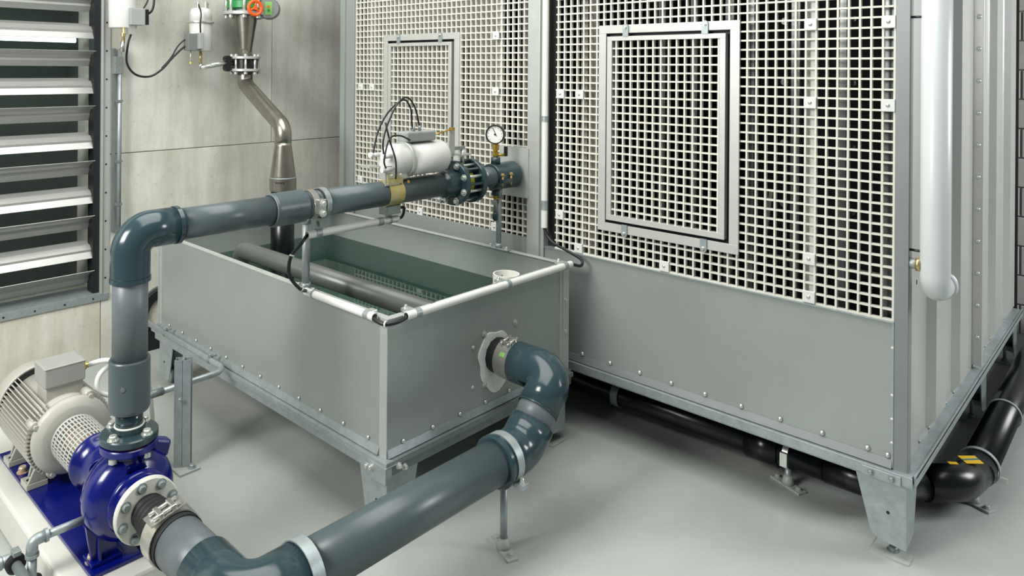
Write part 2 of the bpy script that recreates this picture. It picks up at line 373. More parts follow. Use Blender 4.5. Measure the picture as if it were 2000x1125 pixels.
def hatch(x0, x1, z0, z1, label):
    # outer frame, four strips
    fr = MB(); t = 0.042
    fr.box(x0, x1, -0.008, 0.003, z1-0.040, z1).box(x0, x1, -0.008, 0.003, z0, z0+0.042).box(x0, x0+t, -0.0076, 0.003, z0+0.0421, z1-0.0401).box(x1-t, x1, -0.0076, 0.003, z0+0.0421, z1-0.0401)
    o = fr.build('hatch_frame', 'aluminium', tw, 0.001); o['label'] = label
    gx = MB(); gx.box(x0+t, x0+t+0.003, -0.004, 0.03, z0+0.042, z1-0.04).box(x1-t-0.003, x1-t, -0.004, 0.03, z0+0.042, z1-0.04).box(x0+t, x1-t, -0.004, 0.03, z0+0.042, z0+0.045).box(x0+t, x1-t, -0.004, 0.03, z1-0.043, z1-0.04); gx.box(x1-t-0.03, x1-t, 0.022, 0.03, z0+t, z1-t).box(x0+t, x0+t+0.02, 0.022, 0.03, z0+t, z1-t).box(x0+t, x1-t, 0.0222, 0.03, z0+t, z0+t+0.028).box(x0+t, x1-t, 0.0222, 0.03, z1-0.07, z1-0.04); gx.build('gap_shade_strips', 'seal', tw)  # dark backing strips: the shade in the gaps round the door, put in as colour
    a0, a1, c0, c1 = x0+t+0.008, x1-t-0.019, z0+t+0.015, z1-0.040-0.016
    d = MB(); q = 0.027
    d.box(a0, a1, -0.012, 0.02, c1-q*0.8, c1).box(a0, a1, -0.012, 0.02, c0, c0+q).box(a0, a0+q, -0.0116, 0.02, c0+q, c1-q*0.8).box(a1-q, a1, -0.0116, 0.02, c0+q, c1-q*0.8)
    dr = d.build('hatch_door', 'aluminium', tw, 0.001)
    xs = [a0+q+0.021+P_*k for k in range(14) if a0+q+0.021+P_*k < a1-q]
    zs_ = [c1-q*0.8-0.038-P_*k for k in range(23) if c1-q*0.8-0.038-P_*k > c0+q+0.005]
    grating(xs, zs_, -0.006, 0.018, 'hatch_grating', dr, None, (a0+q-0.002, a1-q+0.002), (c0+q-0.002, c1-q*0.8+0.002))
    for xx in (x0+0.155, x1-0.155):
        for (zc, sg) in ((z1-0.022, -1), (z0+0.012, 1)):
            l = MB(); pts = [(xx-0.015, -0.0085, zc+sg*0.034), (xx+0.015, -0.0085, zc+sg*0.034), (xx+0.015, -0.0085, zc-sg*0.012)]
            pts += [(xx+0.015*math.cos(g), -0.0085, zc-sg*(0.012+0.015*math.sin(g))) for g in (PI*k/6 for k in range(1, 6))]+[(xx-0.015, -0.0085, zc-sg*0.012)]
            l.prism(pts, (0, -0.008, 0)); lo = l.build('latch', 'galv', tw); MB().hexbolt((xx, -0.0165, zc-sg*0.008), -Y, 0.007, 0.006).build('latch_bolt', 'bolt', lo)
hatch(0.259, 0.972, 1.043, 2.070, 'bright aluminium hatch frame on the right grid')
hatch(-1.404, -0.712, 1.043, 2.068, 'grey aluminium hatch frame on the left grid')
# white fixing pads clipped into cells
pads = [(0.02, 1.72), (0.14, 1.72), (0.02, 1.08), (0.14, 0.925), (0.62, 0.925), (1.26, 2.04), (1.26, 1.72), (1.54, 2.04), (1.54, 1.72), (1.26, 1.08), (1.26, 0.925), (-1.65, 1.72), (-1.53, 1.72), (-0.43, 2.04), (-0.43, 1.72), (-1.65, 1.08), (-1.05, 0.945), (-0.43, 0.945), (-1.65, 2.36), (-0.43, 2.36)]
pd = None
for (px, pz) in pads:
    p = (px, 0.003, pz)
    if pd is None:
        b = MB(); b.box(px-0.024, px+0.024, -0.004, 0.004, pz-0.024, pz+0.024).box(px-0.015, px+0.015, 0.004, 0.028, pz-0.015, pz+0.015); pd = b.build('fixing_pad', 'pad_white', tw, 0.002, org=p)
        sc = MB().dome((px, -0.004, pz), -Y, 0.007, 0.005).build('pad_screw', 'bolt', pd, org=(px, -0.004, pz))
    else:
        c = dup(pd, p, tw); dup(sc, (px, -0.004, pz), c)
# inside: uprights, light fill pack on the left, rails
for (x, y, wd, m) in ((0.13, 0.07, 0.02, 'fill_pack'), (0.17, 0.10, 0.014, 'fill_pack'), (0.42, 0.35, 0.02, 'inner_steel'), (0.62, 0.3, 0.018, 'inner_steel'), (0.86, 0.16, 0.02, 'inner_steel'), (0.985, 0.09, 0.016, 'inner_steel'), (1.13, 0.22, 0.018, 'inner_steel'), (1.34, 0.14, 0.017, 'inner_steel'), (1.53, 0.07, 0.024, 'inner_steel')):
    MB().box(x-wd, x+wd, y-0.012, y+0.012, TZB, TZT).build('upright', m, tw)
MB().box(1.238, 1.272, 0.031, 0.045, TZB, TZT).build('upright', 'pad_white', tw)
MB().box(-0.448, -0.414, 0.031, 0.045, TZB, TZT).build('upright', 'pad_white', tw)
MB().box(-1.545, -1.515, 0.031, 0.045, TZB, TZT).build('upright', 'pad_white', tw)
b = MB(); pts = []
n = 60; xs_ = [-1.70+(1.25*k/n) for k in range(n+1)]
for k in range(n): b.add([(xs_[k], 0.105+0.015*(k % 2), TZB), (xs_[k+1], 0.105+0.015*((k+1) % 2), TZB), (xs_[k+1], 0.105+0.015*((k+1) % 2), TZT), (xs_[k], 0.105+0.015*(k % 2), TZT)], [(0, 1, 2, 3)])
b.build('fill_pack', 'fill_pack', tw)
MB().box(-0.45, -0.12, 0.26, 0.27, TZB, TZT).build('fill_backing', 'fill_pack', tw)
MB().box(0.95, 1.59, 0.22, 0.235, 1.0, 1.018).build('inner_rail', 'fill_pack', tw)
MB().obox((1.02, 0.2, 1.2), (0.008, 0, 0.0), (0, 0.006, 0), (0.014, 0, 0.11)).build('loose_stick', 'fill_pack', tw)
rep(lambda m, p: m.solid(p, -Y, [(0, 0.016), (0.01, 0.016)], 14), 'inner_nozzle', 'inner_steel', [(x, 0.2, z) for x in (1.09, 1.36) for z in (2.07, 1.80, 1.53, 1.26)], tw)
# patch plate where the discharge pipe enters
MB().box(-0.372, -0.168, -0.030, -0.0225, 1.145, 1.418).build('patch_plate', 'zinc_light', tw, 0.001)
# front base flange
b = MB(); b.box(TX0, TX1+0.02, -0.030, 0.004, TZB-0.006, TZB+0.004).box(TX0, TX1+0.024, -0.034, -0.029, 0.302, TZB+0.006).box(TX0, TX1+0.012, -0.022, 0.0, 0.292, 0.302); b.build('base_flange', 'galv', tw, 0.001)
MB().prism([(-1.70, 0.0, 0.374), (-1.70, -0.004, 0.374), (-1.70, -0.014, TZB+0.008), (-1.70, 0.0, TZB+0.004)], (3.262, 0, 0)).build('skirt_strip', 'post_zinc', tw)
rep(lambda m, p: m.dome(p, -Y, 0.010, 0.008), 'dome_screw', 'bolt', [(0.171+0.1635*k, -0.004, 0.388) for k in range(9)]+[(1.548, -0.004, 0.386)], tw)
rep(lambda m, p: m.dome(p, -Y, 0.005, 0.003), 'rivet', 'pad_white', [(1.562, -0.0065, z) for z in (0.62, 0.53, 0.44, 0.80)], tw)
# corrugated side sheets
def side_profile(y0, y1, ribs):
    pr = [(1.590, y0)]
    for r in ribs: pr += [(1.590, r), (1.622, r+0.018), (1.622, r+0.205), (1.590, r+0.223)]
    pr.append((1.590, y1)); return pr
def sheet(y0, y1, ribs):
    pr = side_profile(y0, y1, ribs); b = MB()
    for (xa, ya), (xb, yb) in zip(pr[:-1], pr[1:]):
        b.add([(xa, ya, TZB+0.07), (xb, yb, TZB+0.07), (xb, yb, TZT), (xa, ya, TZT)], [(0, 1, 2, 3)])
    for r in ribs: b.add([(1.590, r, TZB+0.03), (1.590, r+0.223, TZB+0.03), (1.622, r+0.205, TZB+0.07), (1.622, r+0.018, TZB+0.07), (1.590, r, TZB+0.07), (1.590, r+0.223, TZB+0.07)], [(0, 1, 2, 3), (0, 3, 4), (1, 5, 2)])
    edge = [y0]
    for r in ribs: edge += [r, r+0.223]
    edge.append(y1)
    b.add([(1.590, y0, TZB), (1.590, y1, TZB), (1.590, y1, TZB+0.03), (1.590, y0, TZB+0.03)], [(0, 1, 2, 3)])
    for i in range(0, len(edge)-1, 2): b.add([(1.590, edge[i], TZB+0.03), (1.590, edge[i+1], TZB+0.03), (1.590, edge[i+1], TZB+0.07), (1.590, edge[i], TZB+0.07)], [(0, 1, 2, 3)])
    o = b.build('side_sheet', 'side_sheet', tw); return o
sheet(0.05, 1.385, (0.40, 0.885)); sheet(1.42, TY1, (1.84, 2.34))
MB().box(1.585, 1.632, 1.385, 1.420, TZB+0.02, TZT).build('seam_flange', 'side_sheet', tw, 0.002)
rep(lambda m, p: m.dome(p, V((0.5, -1, 0)), 0.012, 0.010), 'dome_screw', 'bolt', [(1.612, 1.386, 0.50+0.1632*k) for k in range(14)], tw)
b = MB(); b.box(1.565, 1.642, 0.0, TY1, TZB-0.006, TZB+0.003).box(1.637, 1.642, -0.02, TY1, 0.300, TZB+0.010).box(1.61, 1.63, 0.0, TY1, 0.292, 0.302); b.build('base_flange', 'galv', tw, 0.001)
rep(lambda m, p: m.dome(p, X, 0.007, 0.006), 'dome_screw', 'bolt_dull', [(1.5905, 0.12+0.1632*k, 0.352) for k in range(15)], tw)
# legs
def leg(parent, cx, cy, sx, sy, ztop, wt=0.172, wb_=0.118, pad=True):
    """tapered angle leg; corner at cx, cy; plates run towards sx and sy"""
    t = 0.005; zb = 0.05
    b = MB()
    b.prism([(cx, cy, ztop), (cx+sx*wt, cy, ztop), (cx+sx*wb_, cy, zb+0.028), (cx+sx*(wb_-0.03), cy, zb+0.010), (cx, cy, zb)][::(1 if sx*sy > 0 else -1)], (0, sy*t, 0))
    b.prism([(cx+sx*0.0002, cy+sy*t, ztop), (cx+sx*0.0002, cy+sy*wt, ztop), (cx+sx*0.0002, cy+sy*wb_, zb+0.028), (cx+sx*0.0002, cy+sy*(wb_-0.03), zb+0.010), (cx+sx*0.0002, cy+sy*t, zb)], (sx*t, 0, 0))
    b.box(min(cx, cx+sx*wt), max(cx, cx+sx*wt), min(cy, cy+sy*wt), max(cy, cy+sy*wt), ztop-0.004, ztop)
    lg = b.build('leg', 'galv', parent)
    px, py = cx+sx*0.055, cy+sy*0.055
    MB().box(px-0.05, px+0.05, py-0.05, py+0.05, zb+0.06, zb+0.066).build('leg_plate', 'galv_dark', lg)
    MB().cyl((px, py, 0.006), (px, py, 0.20), 0.009, n=12).hexbolt((px, py, 0.006), Z, 0.016, 0.012).build('levelling_rod', 'bolt_dull', lg)
    MB().box(px-0.065, px+0.065, py-0.06, py+0.06, 0.0, 0.006).build('foot_plate', 'floor', lg)
    rep(lambda m, p: m.solid(p, (0, -sy, 0), [(0, 0.006), (0.001, 0.006)], 10), 'hole', 'ink', [(cx+sx*0.06, cy-sy*0.0002, ztop-0.12)], lg)
leg(tw, TX1, -0.010, -1, 1, 0.292); leg(tw, TX0+0.05, -0.010, 1, 1, 0.292); leg(tw, TX1, 1.66, -1, -1, 0.292); leg(tw, TX1, TY1, -1, -1, 0.292)
# corner bolting plate at the base
b = MB(); b.box(1.47, 1.60, -0.040, -0.034, 0.300, 0.334); b.build('corner_plate', 'galv', tw, 0.001)
rep(lambda m, p: m.hexbolt(p, -Y, 0.009, 0.009), 'hex_bolt', 'bolt_dull', [(1.50, -0.040, 0.318), (1.57, -0.040, 0.318)], tw)

# ================================================================ TANK
KX0, KX1, KY0, KY1, KZ0, KZ1 = -1.85, 0.170, -1.33, -0.13, 0.335, 0.872
tk = thing('water_tank', 'open grey sheet metal water tank on four galvanised legs', 'tank', ((KX0+KX1)/2, (KY0+KY1)/2, 0))
t = 0.005
MB().box(KX0, KX1, KY0, KY0+t, KZ0, KZ1).build('front_panel', 'zinc', tk)
MB().box(KX1-t, KX1, KY0+t, KY1-t, KZ0, KZ1).build('end_panel', 'zinc', tk)
MB().box(KX0, KX1, KY1-t, KY1, KZ0, KZ1).build('rear_panel', 'zinc', tk)
MB().box(KX0, KX0+t, KY0+t, KY1-t, KZ0, KZ1).build('end_panel', 'zinc', tk)
MB().box(KX0+t, KX1-t, KY0+t, KY1-t, KZ0, KZ0+0.005).build('bottom_panel', 'zinc', tk)
r = 0.03
MB().box(KX0, KX1, KY0-0.002, KY0+r, KZ1, KZ1+0.005).build('rim', 'zinc_light', tk, 0.001)
MB().box(KX0, KX1, KY1-r, KY1+0.002, KZ1, KZ1+0.005).build('rim', 'zinc_light', tk, 0.001)
MB().box(KX1-r, KX1+0.002, KY0+r, KY1-r, KZ1, KZ1+0.0048).build('rim', 'zinc_light', tk, 0.001)
MB().box(KX0-0.002, KX0+r, KY0+r, KY1-r, KZ1, KZ1+0.0048).build('rim', 'zinc_light', tk, 0.001)
MB().box(KX1-0.042, KX1+0.001, KY0-0.004, KY0, KZ0-0.01, KZ1).build('corner_strip', 'zinc_light', tk)
MB().box(KX0, KX0+0.05, KY0-0.004, KY0, KZ0, KZ1).box(KX0+0.02, KX0+0.026, KY0-0.012, KY0-0.004, KZ0, KZ1).build('corner_strip', 'zinc_light', tk)
MB().box(KX1, KX1+0.004, KY1-0.075, KY1, KZ0, KZ1).box(KX1+0.004, KX1+0.012, KY1-0.056, KY1-0.05, KZ0, KZ1).build('corner_strip', 'zinc_light', tk)
def flange(y0, y1, x0, x1):
    pass
b = MB(); b.box(KX0-0.02, KX1+0.03, KY0-0.030, KY0+0.01, KZ0-0.004, KZ0+0.003).box(KX0-0.02, KX1+0.034, KY0-0.034, KY0-0.029, 0.318, KZ0+0.006).box(KX0, KX1+0.02, KY0-0.020, KY0+0.01, 0.276, 0.318); b.build('base_flange', 'galv', tk, 0.001)
MB().prism([(KX0, KY0, 0.370), (KX0, KY0-0.003, 0.370), (KX0, KY0-0.014, KZ0+0.007), (KX0, KY0, KZ0+0.003)], (KX1-0.043-KX0, 0, 0)).build('skirt_strip', 'galv', tk)
b = MB(); b.box(KX1-0.01, KX1+0.030, KY0+0.011, KY1, KZ0-0.004, KZ0+0.003).box(KX1+0.029, KX1+0.034, KY0-0.028, KY1, 0.318, KZ0+0.006).box(KX1-0.01, KX1+0.020, KY0+0.011, KY1, 0.276, 0.318); b.build('base_flange', 'galv_dark', tk, 0.001)
MB().prism([(KX1, KY0+0.002, 0.370), (KX1+0.003, KY0+0.002, 0.370), (KX1+0.014, KY0+0.002, KZ0+0.007), (KX1, KY0+0.002, KZ0+0.003)], (0, KY1-0.078-KY0, 0)).build('skirt_strip', 'galv', tk)
b = MB(); b.box(KX0, KX1, KY1-0.01, KY1+0.03, 0.276, KZ0); b.build('base_flange', 'galv_dark', tk); MB().box(KX0-0.03, KX0, KY0+0.011, KY1-0.01, 0.276, KZ0).build('base_flange', 'galv_dark', tk)
rep(lambda m, p: m.dome(p, -Y, 0.008, 0.007), 'dome_screw', 'bolt', [(-1.70+0.160*k, KY0-0.003, 0.384) for k in range(12)], tk)
rep(lambda m, p: m.dome(p, X, 0.009, 0.008), 'dome_screw', 'bolt', [(KX1+0.003, -1.247+0.163*k, 0.379) for k in range(7)], tk)
rep(lambda m, p: m.hexbolt(p, X, 0.009, 0.008), 'hex_bolt', 'bolt', [(KX1+0.004, -0.164, z) for z in (0.70, 0.545)], tk)
rep(lambda m, p: m.solid(p, X, [(0, 0.014), (0.004, 0.014), (0.006, 0.008), (0.013, 0.007)], 14), 'face_bolt', 'zinc_light', [(KX1, -0.555, 0.682), (KX1, -0.769, 0.681), (KX1, -0.766, 0.460)], tk)
rep(lambda m, p: m.dome(p, X, 0.009, 0.008), 'face_screw', 'zinc_light', [(KX1, -0.839, 0.639), (KX1, -0.840, 0.466)], tk)
leg(tk, KX1, KY0, -1, 1, 0.276, 0.168, 0.125); leg(tk, KX1, KY1-0.02, -1, -1, 0.276, 0.168, 0.125); leg(tk, KX0+0.02, KY0, 1, 1, 0.276, 0.168, 0.125); leg(tk, KX0+0.02, KY1-0.02, 1, -1, 0.276, 0.168, 0.125)
# bracket cap at the near bottom corner
b = MB(); b.box(KX1-0.07, KX1+0.036, KY0-0.039, KY0-0.034, 0.262, 0.322).box(KX1-0.07, KX1+0.036, KY0-0.039, KY0+0.02, 0.322, 0.326); b.build('corner_cap', 'galv', tk, 0.001)
rep(lambda m, p: m.hexbolt(p, -Y, 0.010, 0.011), 'hex_bolt', 'bolt', [(KX1-0.075, KY0-0.034, 0.298), (KX1-0.045, KY0-0.039, 0.305)], tk)
rep(lambda m, p: m.hexbolt(p, X, 0.010, 0.011), 'hex_bolt', 'bolt', [(KX1+0.034, KY0+0.06, 0.30), (KX1+0.034, KY0+0.03, 0.315)], tk)
# grout ring round the outlet
b = MB(); u_, v2, a_ = frame(X); OY, OZ = -0.690, 0.572
pts = [];
for k in range(40):
    g = 2*PI*k/40; rr = 0.116+0.008*math.sin(3*g+1)+0.005*math.sin(7*g)+(0.045*max(0, -math.sin(g-0.35))**3)
    pts.append((KX1, OY-0.004+rr*math.cos(g), OZ-0.008+rr*math.sin(g)))
b.prism(pts, (0.007, 0, 0)); b.build('grout_patch', 'grout', tk, 0.003)
# water
wt = MB(); wt.add([(KX0+t, KY0+t, 0.700), (KX1-t, KY0+t, 0.700), (KX1-t, KY1-t, 0.700), (KX0+t, KY1-t, 0.700)], [(0, 1, 2, 3)])
tag(wt.build('water', 'water'), 'still greenish water filling the open tank', 'water')
# things inside the tank
b = MB(); b.tube(fillet([(-1.40, -1.06, 0.42), (-1.40, -1.06, 0.822), (0.155, -1.06, 0.832)], 0.065, 8), 0.047, 24); tag(b.build('submerged_pipe', 'tank_pipe'), 'thick dark grey pipe lying along the inside of the tank', 'pipe')
t2 = thing('overflow_pipe', 'short white overflow pipe standing in the far corner of the tank', 'pipe', (-0.01, -0.40, 0.34))
MB().ring((-0.01, -0.40, 0.34), Z, 0.500, 0.066, 0.058, 28).build('pipe', 'white_paint', t2)
rep(lambda m, p: m.dome(p, (p-V((-0.01, -0.40, p.z))), 0.008, 0.008), 'screw', 'bolt_dull', [(0.050, -0.428, 0.805)], t2)
MB().dome((-0.066, -0.37, 0.815), (1, -0.5, 0), 0.008, 0.008).build('screw', 'bolt_dull', t2)

# ================================================================ DISCHARGE PIPE
DX, DY, DZ, DR = -0.264, -2.146, 1.270, 0.0575
dp = thing('discharge_pipe', 'slate grey plastic pipe rising from the pump and crossing over the tank', 'pipe', (DX, DY, 0.56))
MB().cyl((DX, DY, 0.80), (DX, DY, 1.175), 0.0590, n=40).build('riser', 'pvc_worn', dp)
b = MB(); b.solid((DX, DY, 0.650), Z, [(0, 0.064), (0.012, 0.0685), (0.176, 0.0685), (0.180, 0.066)], 40); b.build('reducing_socket', 'pvc', dp)
MB().dome((DX+0.052, DY-0.0445, 0.745), (0.75, -0.66, 0), 0.008, 0.002).build('mould_mark', 'pvc_worn', dp)
MB().cyl((DX, DY, 0.586), (DX, DY, 0.65), 0.0455, n=36).build('spigot', 'pvc_fit', dp)
b = MB(); b.tube([V((DX, DY, 1.105)), V((DX, DY, 1.1201))]+fillet([(DX, DY, 1.12), (DX, DY, DZ), (DX, DY+0.165, DZ)], 0.105, 14)[1:-1]+[V((DX, DY+0.164, DZ))], 0.0665, 40); eb = b.build('elbow', 'pvc_fit', dp)
MB().ring((DX, DY, 1.098), Z, 0.016, 0.0688, 0.058, 40).build('socket_lip', 'pvc_fit', eb); MB().ring((DX, DY+0.156, DZ), Y, 0.016, 0.0688, 0.057, 40).build('socket_lip', 'pvc_fit', eb)
MB().cyl((DX, DY+0.16, DZ), (DX, -1.56, DZ), DR, n=40).build('cross_pipe', 'pvc', dp)
b = MB(); b.solid((DX, -1.585, DZ), Y, [(0, 0.060), (0.004, 0.067), (0.010, 0.068), (0.150, 0.068), (0.154, 0.066)], 40); b.build('sleeve', 'pvc', dp)
MB().torus((DX, -1.584, DZ), Y, 0.0630, 0.004, 40).build('glue_bead', 'pvc_worn', dp)
MB().dome((DX+0.0675, -1.49, DZ+0.008), X, 0.009, 0.003).build('mould_mark', 'pvc_worn', dp)
MB().cyl((DX, -1.44, DZ), (DX, -0.575, DZ), DR, n=40).build('cross_pipe', 'pvc', dp)
def flangering(parent, y, th, ro, name, m):
    return MB().ring((DX, y, DZ), Y, th, ro, 0.055, 44, 0.004).build(name, m, parent)
b = MB(); b.solid((DX, -0.615, DZ), Y, [(0, 0.058), (0.02, 0.067), (0.085, 0.072), (0.10, 0.072)], 40); b.build('stub_flange', 'pvc_fit', dp)
f1 = flangering(dp, -0.530, 0.030, 0.113, 'backing_flange', 'pvc_fit'); f2 = flangering(dp, -0.405, 0.030, 0.113, 'backing_flange', 'pvc_fit')
HB = circ((DX, -0.530, DZ), Y, 0.094, 8, PI/8)
rep(lambda m, p: m.hexbolt(p, -Y, 0.013, 0.011), 'hex_bolt', 'bolt', HB, dp)
rep(lambda m, p: m.cyl(p, p+Y*0.115, 0.0075, n=10), 'stud', 'bolt', [p+Y*0.022 for p in HB], dp)
rep(lambda m, p: m.hexbolt(p, Y, 0.012, 0.018), 'hex_nut', 'bolt', [p+Y*0.155 for p in HB], dp)
b = MB(); b.solid((DX, -0.380, DZ), Y, [(0, 0.072), (0.03, 0.068), (0.05, 0.058)], 40); b.build('stub_flange', 'pvc_fit', dp)
MB().cyl((DX, -0.36, DZ), (DX, -0.027, DZ), DR, n=40).build('cross_pipe', 'pvc', dp)
b = MB(); b.solid((DX, -0.175, DZ), Y, [(0, 0.070), (0.12, 0.074), (0.125, 0.071)], 36); b.build('end_coupling', 'pvc_fit', dp)
sd = thing('tapping_saddle', 'dark two-part tapping saddle bolted round the pipe below the gauge', 'saddle', (DX, -0.20, DZ-0.1))
b = MB(); b.solid((DX, -0.235, DZ), Y, [(0, 0.069), (0.005, 0.072), (0.085, 0.072), (0.09, 0.069)], 36); b.build('saddle_body', 'pvc_fit', sd)
b = MB(); b.cyl((DX, -0.19, DZ+0.07), (DX, -0.19, DZ+0.104), 0.026, n=20); b.build('tapping_boss', 'pvc_fit', sd)
b = MB(); b.box(DX+0.062, DX+0.092, -0.235, -0.145, DZ-0.022, DZ-0.004).box(DX-0.092, DX-0.062, -0.235, -0.145, DZ-0.022, DZ-0.004); b.build('bolt_lug', 'pvc_fit', sd)
rep(lambda m, p: m.cyl(p-Z*0.025, p+Z*0.035, 0.006, n=10).hexbolt(p+Z*0.03, Z, 0.010, 0.008), 'lug_bolt', 'brass_light', [(DX+0.080, -0.225, DZ-0.014), (DX+0.080, -0.155, DZ-0.014)], sd)
b = MB(); b.cyl((DX, -0.19, DZ-0.10), (DX, -0.19, DZ-0.07), 0.020, n=16); b.build('drain_boss', 'pvc_fit', sd)
# drain cock under the saddle
dc = thing('drain_cock', 'little drain cock with black tail hanging under the pipe saddle', 'valve', (DX, -0.19, DZ-0.24))
MB().cyl((DX, -0.19, DZ-0.115), (DX, -0.19, DZ-0.10), 0.012, n=12).box(DX-0.05, DX+0.03, -0.195, -0.185, DZ-0.119, DZ-0.113).build('lever', 'brass', dc)
MB().cyl((DX, -0.19, DZ-0.19), (DX, -0.19, DZ-0.115), 0.010, n=12).build('stem', 'bolt_dull', dc)
MB().lathe((DX, -0.19, DZ-0.24), Z, [(0, 0.006), (0.01, 0.014), (0.035, 0.016), (0.05, 0.010)], 14).build('tail', 'pvc_fit', dc)
# butterfly valve between the flanges with its actuator
bv = thing('butterfly_valve', 'yellow-edged butterfly valve clamped between two dark flanges', 'valve', (DX, -0.45, DZ-0.1))
MB().ring((DX, -0.497, DZ), Y, 0.090, 0.068, 0.050, 40).build('valve_body', 'pvc_fit', bv)
MB().ring((DX, -0.468, DZ), Y, 0.032, 0.074, 0.06, 40).build('liner', 'yellow', bv)
rep(lambda m, p: m.obox(p, (p-V((DX, p.y, DZ)))*0.35, (0, 0.042, 0), (p-V((DX, p.y, DZ))).cross(Y).normalized()*0.006), 'body_rib', 'pvc_fit', [], bv)
for q in circ((DX, -0.452, DZ), Y, 0.087, 8, 0):
    d = (q-V((DX, -0.452, DZ))).normalized(); MB().obox(q, d*0.018, Y*0.044, d.cross(Y)*0.005).build('body_rib', 'pvc_fit', bv)
MB().cyl((DX, -0.452, DZ+0.075), (DX, -0.452, DZ+0.175), 0.013, n=14).build('valve_stem', 'bolt', bv)
MB().box(DX-0.035, DX+0.03, -0.49, -0.415, DZ+0.136, DZ+0.144).build('stem_plate', 'bolt', bv)
MB().obox((DX, -0.50, DZ+0.175), (0.013, 0, 0), (0, 0.055, 0), (0, 0, 0.008)).build('stem_lever', 'bolt_dull', bv)
ac = thing('pneumatic_actuator', 'white cylindrical actuator strapped above the crossing pipe', 'actuator', (DX, -0.80, DZ+0.08))
AZ = DZ+0.147
b = MB(); b.lathe((DX, -0.985, AZ), Y, [(0, 0.030), (0.012, 0.052), (0.035, 0.070), (0.06, 0.075), (0.13, 0.077)], 40); b.build('end_cap', 'actuator_white', ac)
b = MB(); b.lathe((DX, -0.86, AZ), Y, [(0, 0.080), (0.235, 0.080), (0.25, 0.074), (0.258, 0.050)], 40); b.build('cylinder', 'actuator_white', ac)
b = MB(); b.ring((DX, -0.872, AZ), Y, 0.020, 0.089, 0.076, 40, 0.003).box(DX-0.012, DX+0.012, -0.872, -0.852, AZ-0.115, AZ-0.086); b.build('band_clamp', 'bolt', ac)
MB().cyl((DX+0.006, -0.862, AZ-0.118), (DX+0.04, -0.862, AZ-0.100), 0.008, n=10).build('clamp_bolt', 'brass', ac)
MB().cyl((DX, -0.605, AZ), (DX, -0.53, AZ), 0.010, n=12).build('rod', 'black_gloss', ac)
MB().solid((DX, -0.548, AZ), Y, [(0, 0.018), (0.016, 0.018)], 6).build('clevis', 'bolt_dull', ac)
MB().box(DX+0.01, DX+0.016, -0.56, -0.525, AZ-0.01, AZ+0.135).build('feedback_arm', 'zinc_light', ac)
b = MB(); b.box(DX-0.035, DX+0.045, -0.98, -0.86, AZ-0.08, AZ-0.016); b.box(DX-0.1, DX-0.03, -1.04, -0.98, AZ-0.03, AZ-0.022); b.build('bracket', 'bolt', ac)
MB().box(DX+0.045, DX+0.049, -1.015, -0.925, AZ-0.105, AZ-0.015).build('bracket_plate', 'bolt', ac)
rep(lambda m, p: m.cyl(p, p-Y*0.05, 0.010, n=12).solid(p-Y*0.05, -Y, [(0, 0.014), (0.012, 0.014)], 6), 'port_fitting', 'actuator_white', [(DX+0.05, -0.975, AZ+0.030), (DX-0.035, -0.975, AZ+0.03), (DX+0.05, -0.975, AZ-0.03)], ac)
b = MB(); b.box(DX-0.03, DX+0.045, -0.875, -0.685, AZ+0.083, AZ+0.132); b.build('positioner_box', 'box_grey', ac, 0.008)
MB().cyl((DX+0.02, -0.69, AZ+0.105), (DX+0.012, -0.545, AZ+0.128), 0.004, n=8).build('feedback_rod', 'brass', ac)
MB().box(DX+0.01, DX+0.03, -0.56, -0.54, AZ+0.123, AZ+0.137).build('rod_pin', 'brass', ac)
rep(lambda m, p: m.cyl(p, p+Z*0.025, 0.008, n=10), 'gland', 'bolt_dull', [(DX+0.02, -0.815, AZ+0.132), (DX+0.02, -0.775, AZ+0.132)], ac)
def cable(pts, r, label, group=None, m='cable', name='cable', n=8):
    o = MB().tube(spline(pts, 10), r, n).build(name, m); return tag(o, label, 'cable', group)
cable([(DX+0.05, -1.025, AZ+0.03), (DX+0.05, -1.03, AZ+0.10), (DX+0.05, -1.0, 1.60), (DX+0.04, -0.93, 1.69), (DX+0.03, -0.86, 1.71), (DX+0.02, -0.80, 1.65), (DX+0.02, -0.775, 1.56), (DX+0.02, -0.775, 1.575-0.02)], 0.0042, 'thin black air hose arching high over the white actuator')
cable([(DX-0.035, -1.02, AZ+0.03), (DX-0.03, -0.99, 1.56), (DX+0.0, -0.95, 1.65), (DX+0.02, -0.88, 1.70), (DX+0.02, -0.835, 1.66), (DX+0.02, -0.825, 1.58), (DX+0.02, -0.815, 1.555)], 0.0042, 'thin black air hose forming the inner arch over the white actuator')
cable([(DX+0.05, -1.01, AZ-0.03), (DX+0.07, -1.04, AZ+0.02), (DX+0.06, -1.0, AZ+0.11), (DX+0.05, -0.93, AZ+0.12), (DX+0.045, -0.86, AZ+0.095)], 0.0042, 'short black hose curling round the cap end of the white actuator')
cable([(DX+0.03, -1.0, 1.60), (DX+0.055, -0.995, 1.52), (DX+0.085, -0.985, 1.43), (DX+0.082, -0.98, 1.345)], 0.0042, 'straight black cable dropping past the white actuator to its bracket')
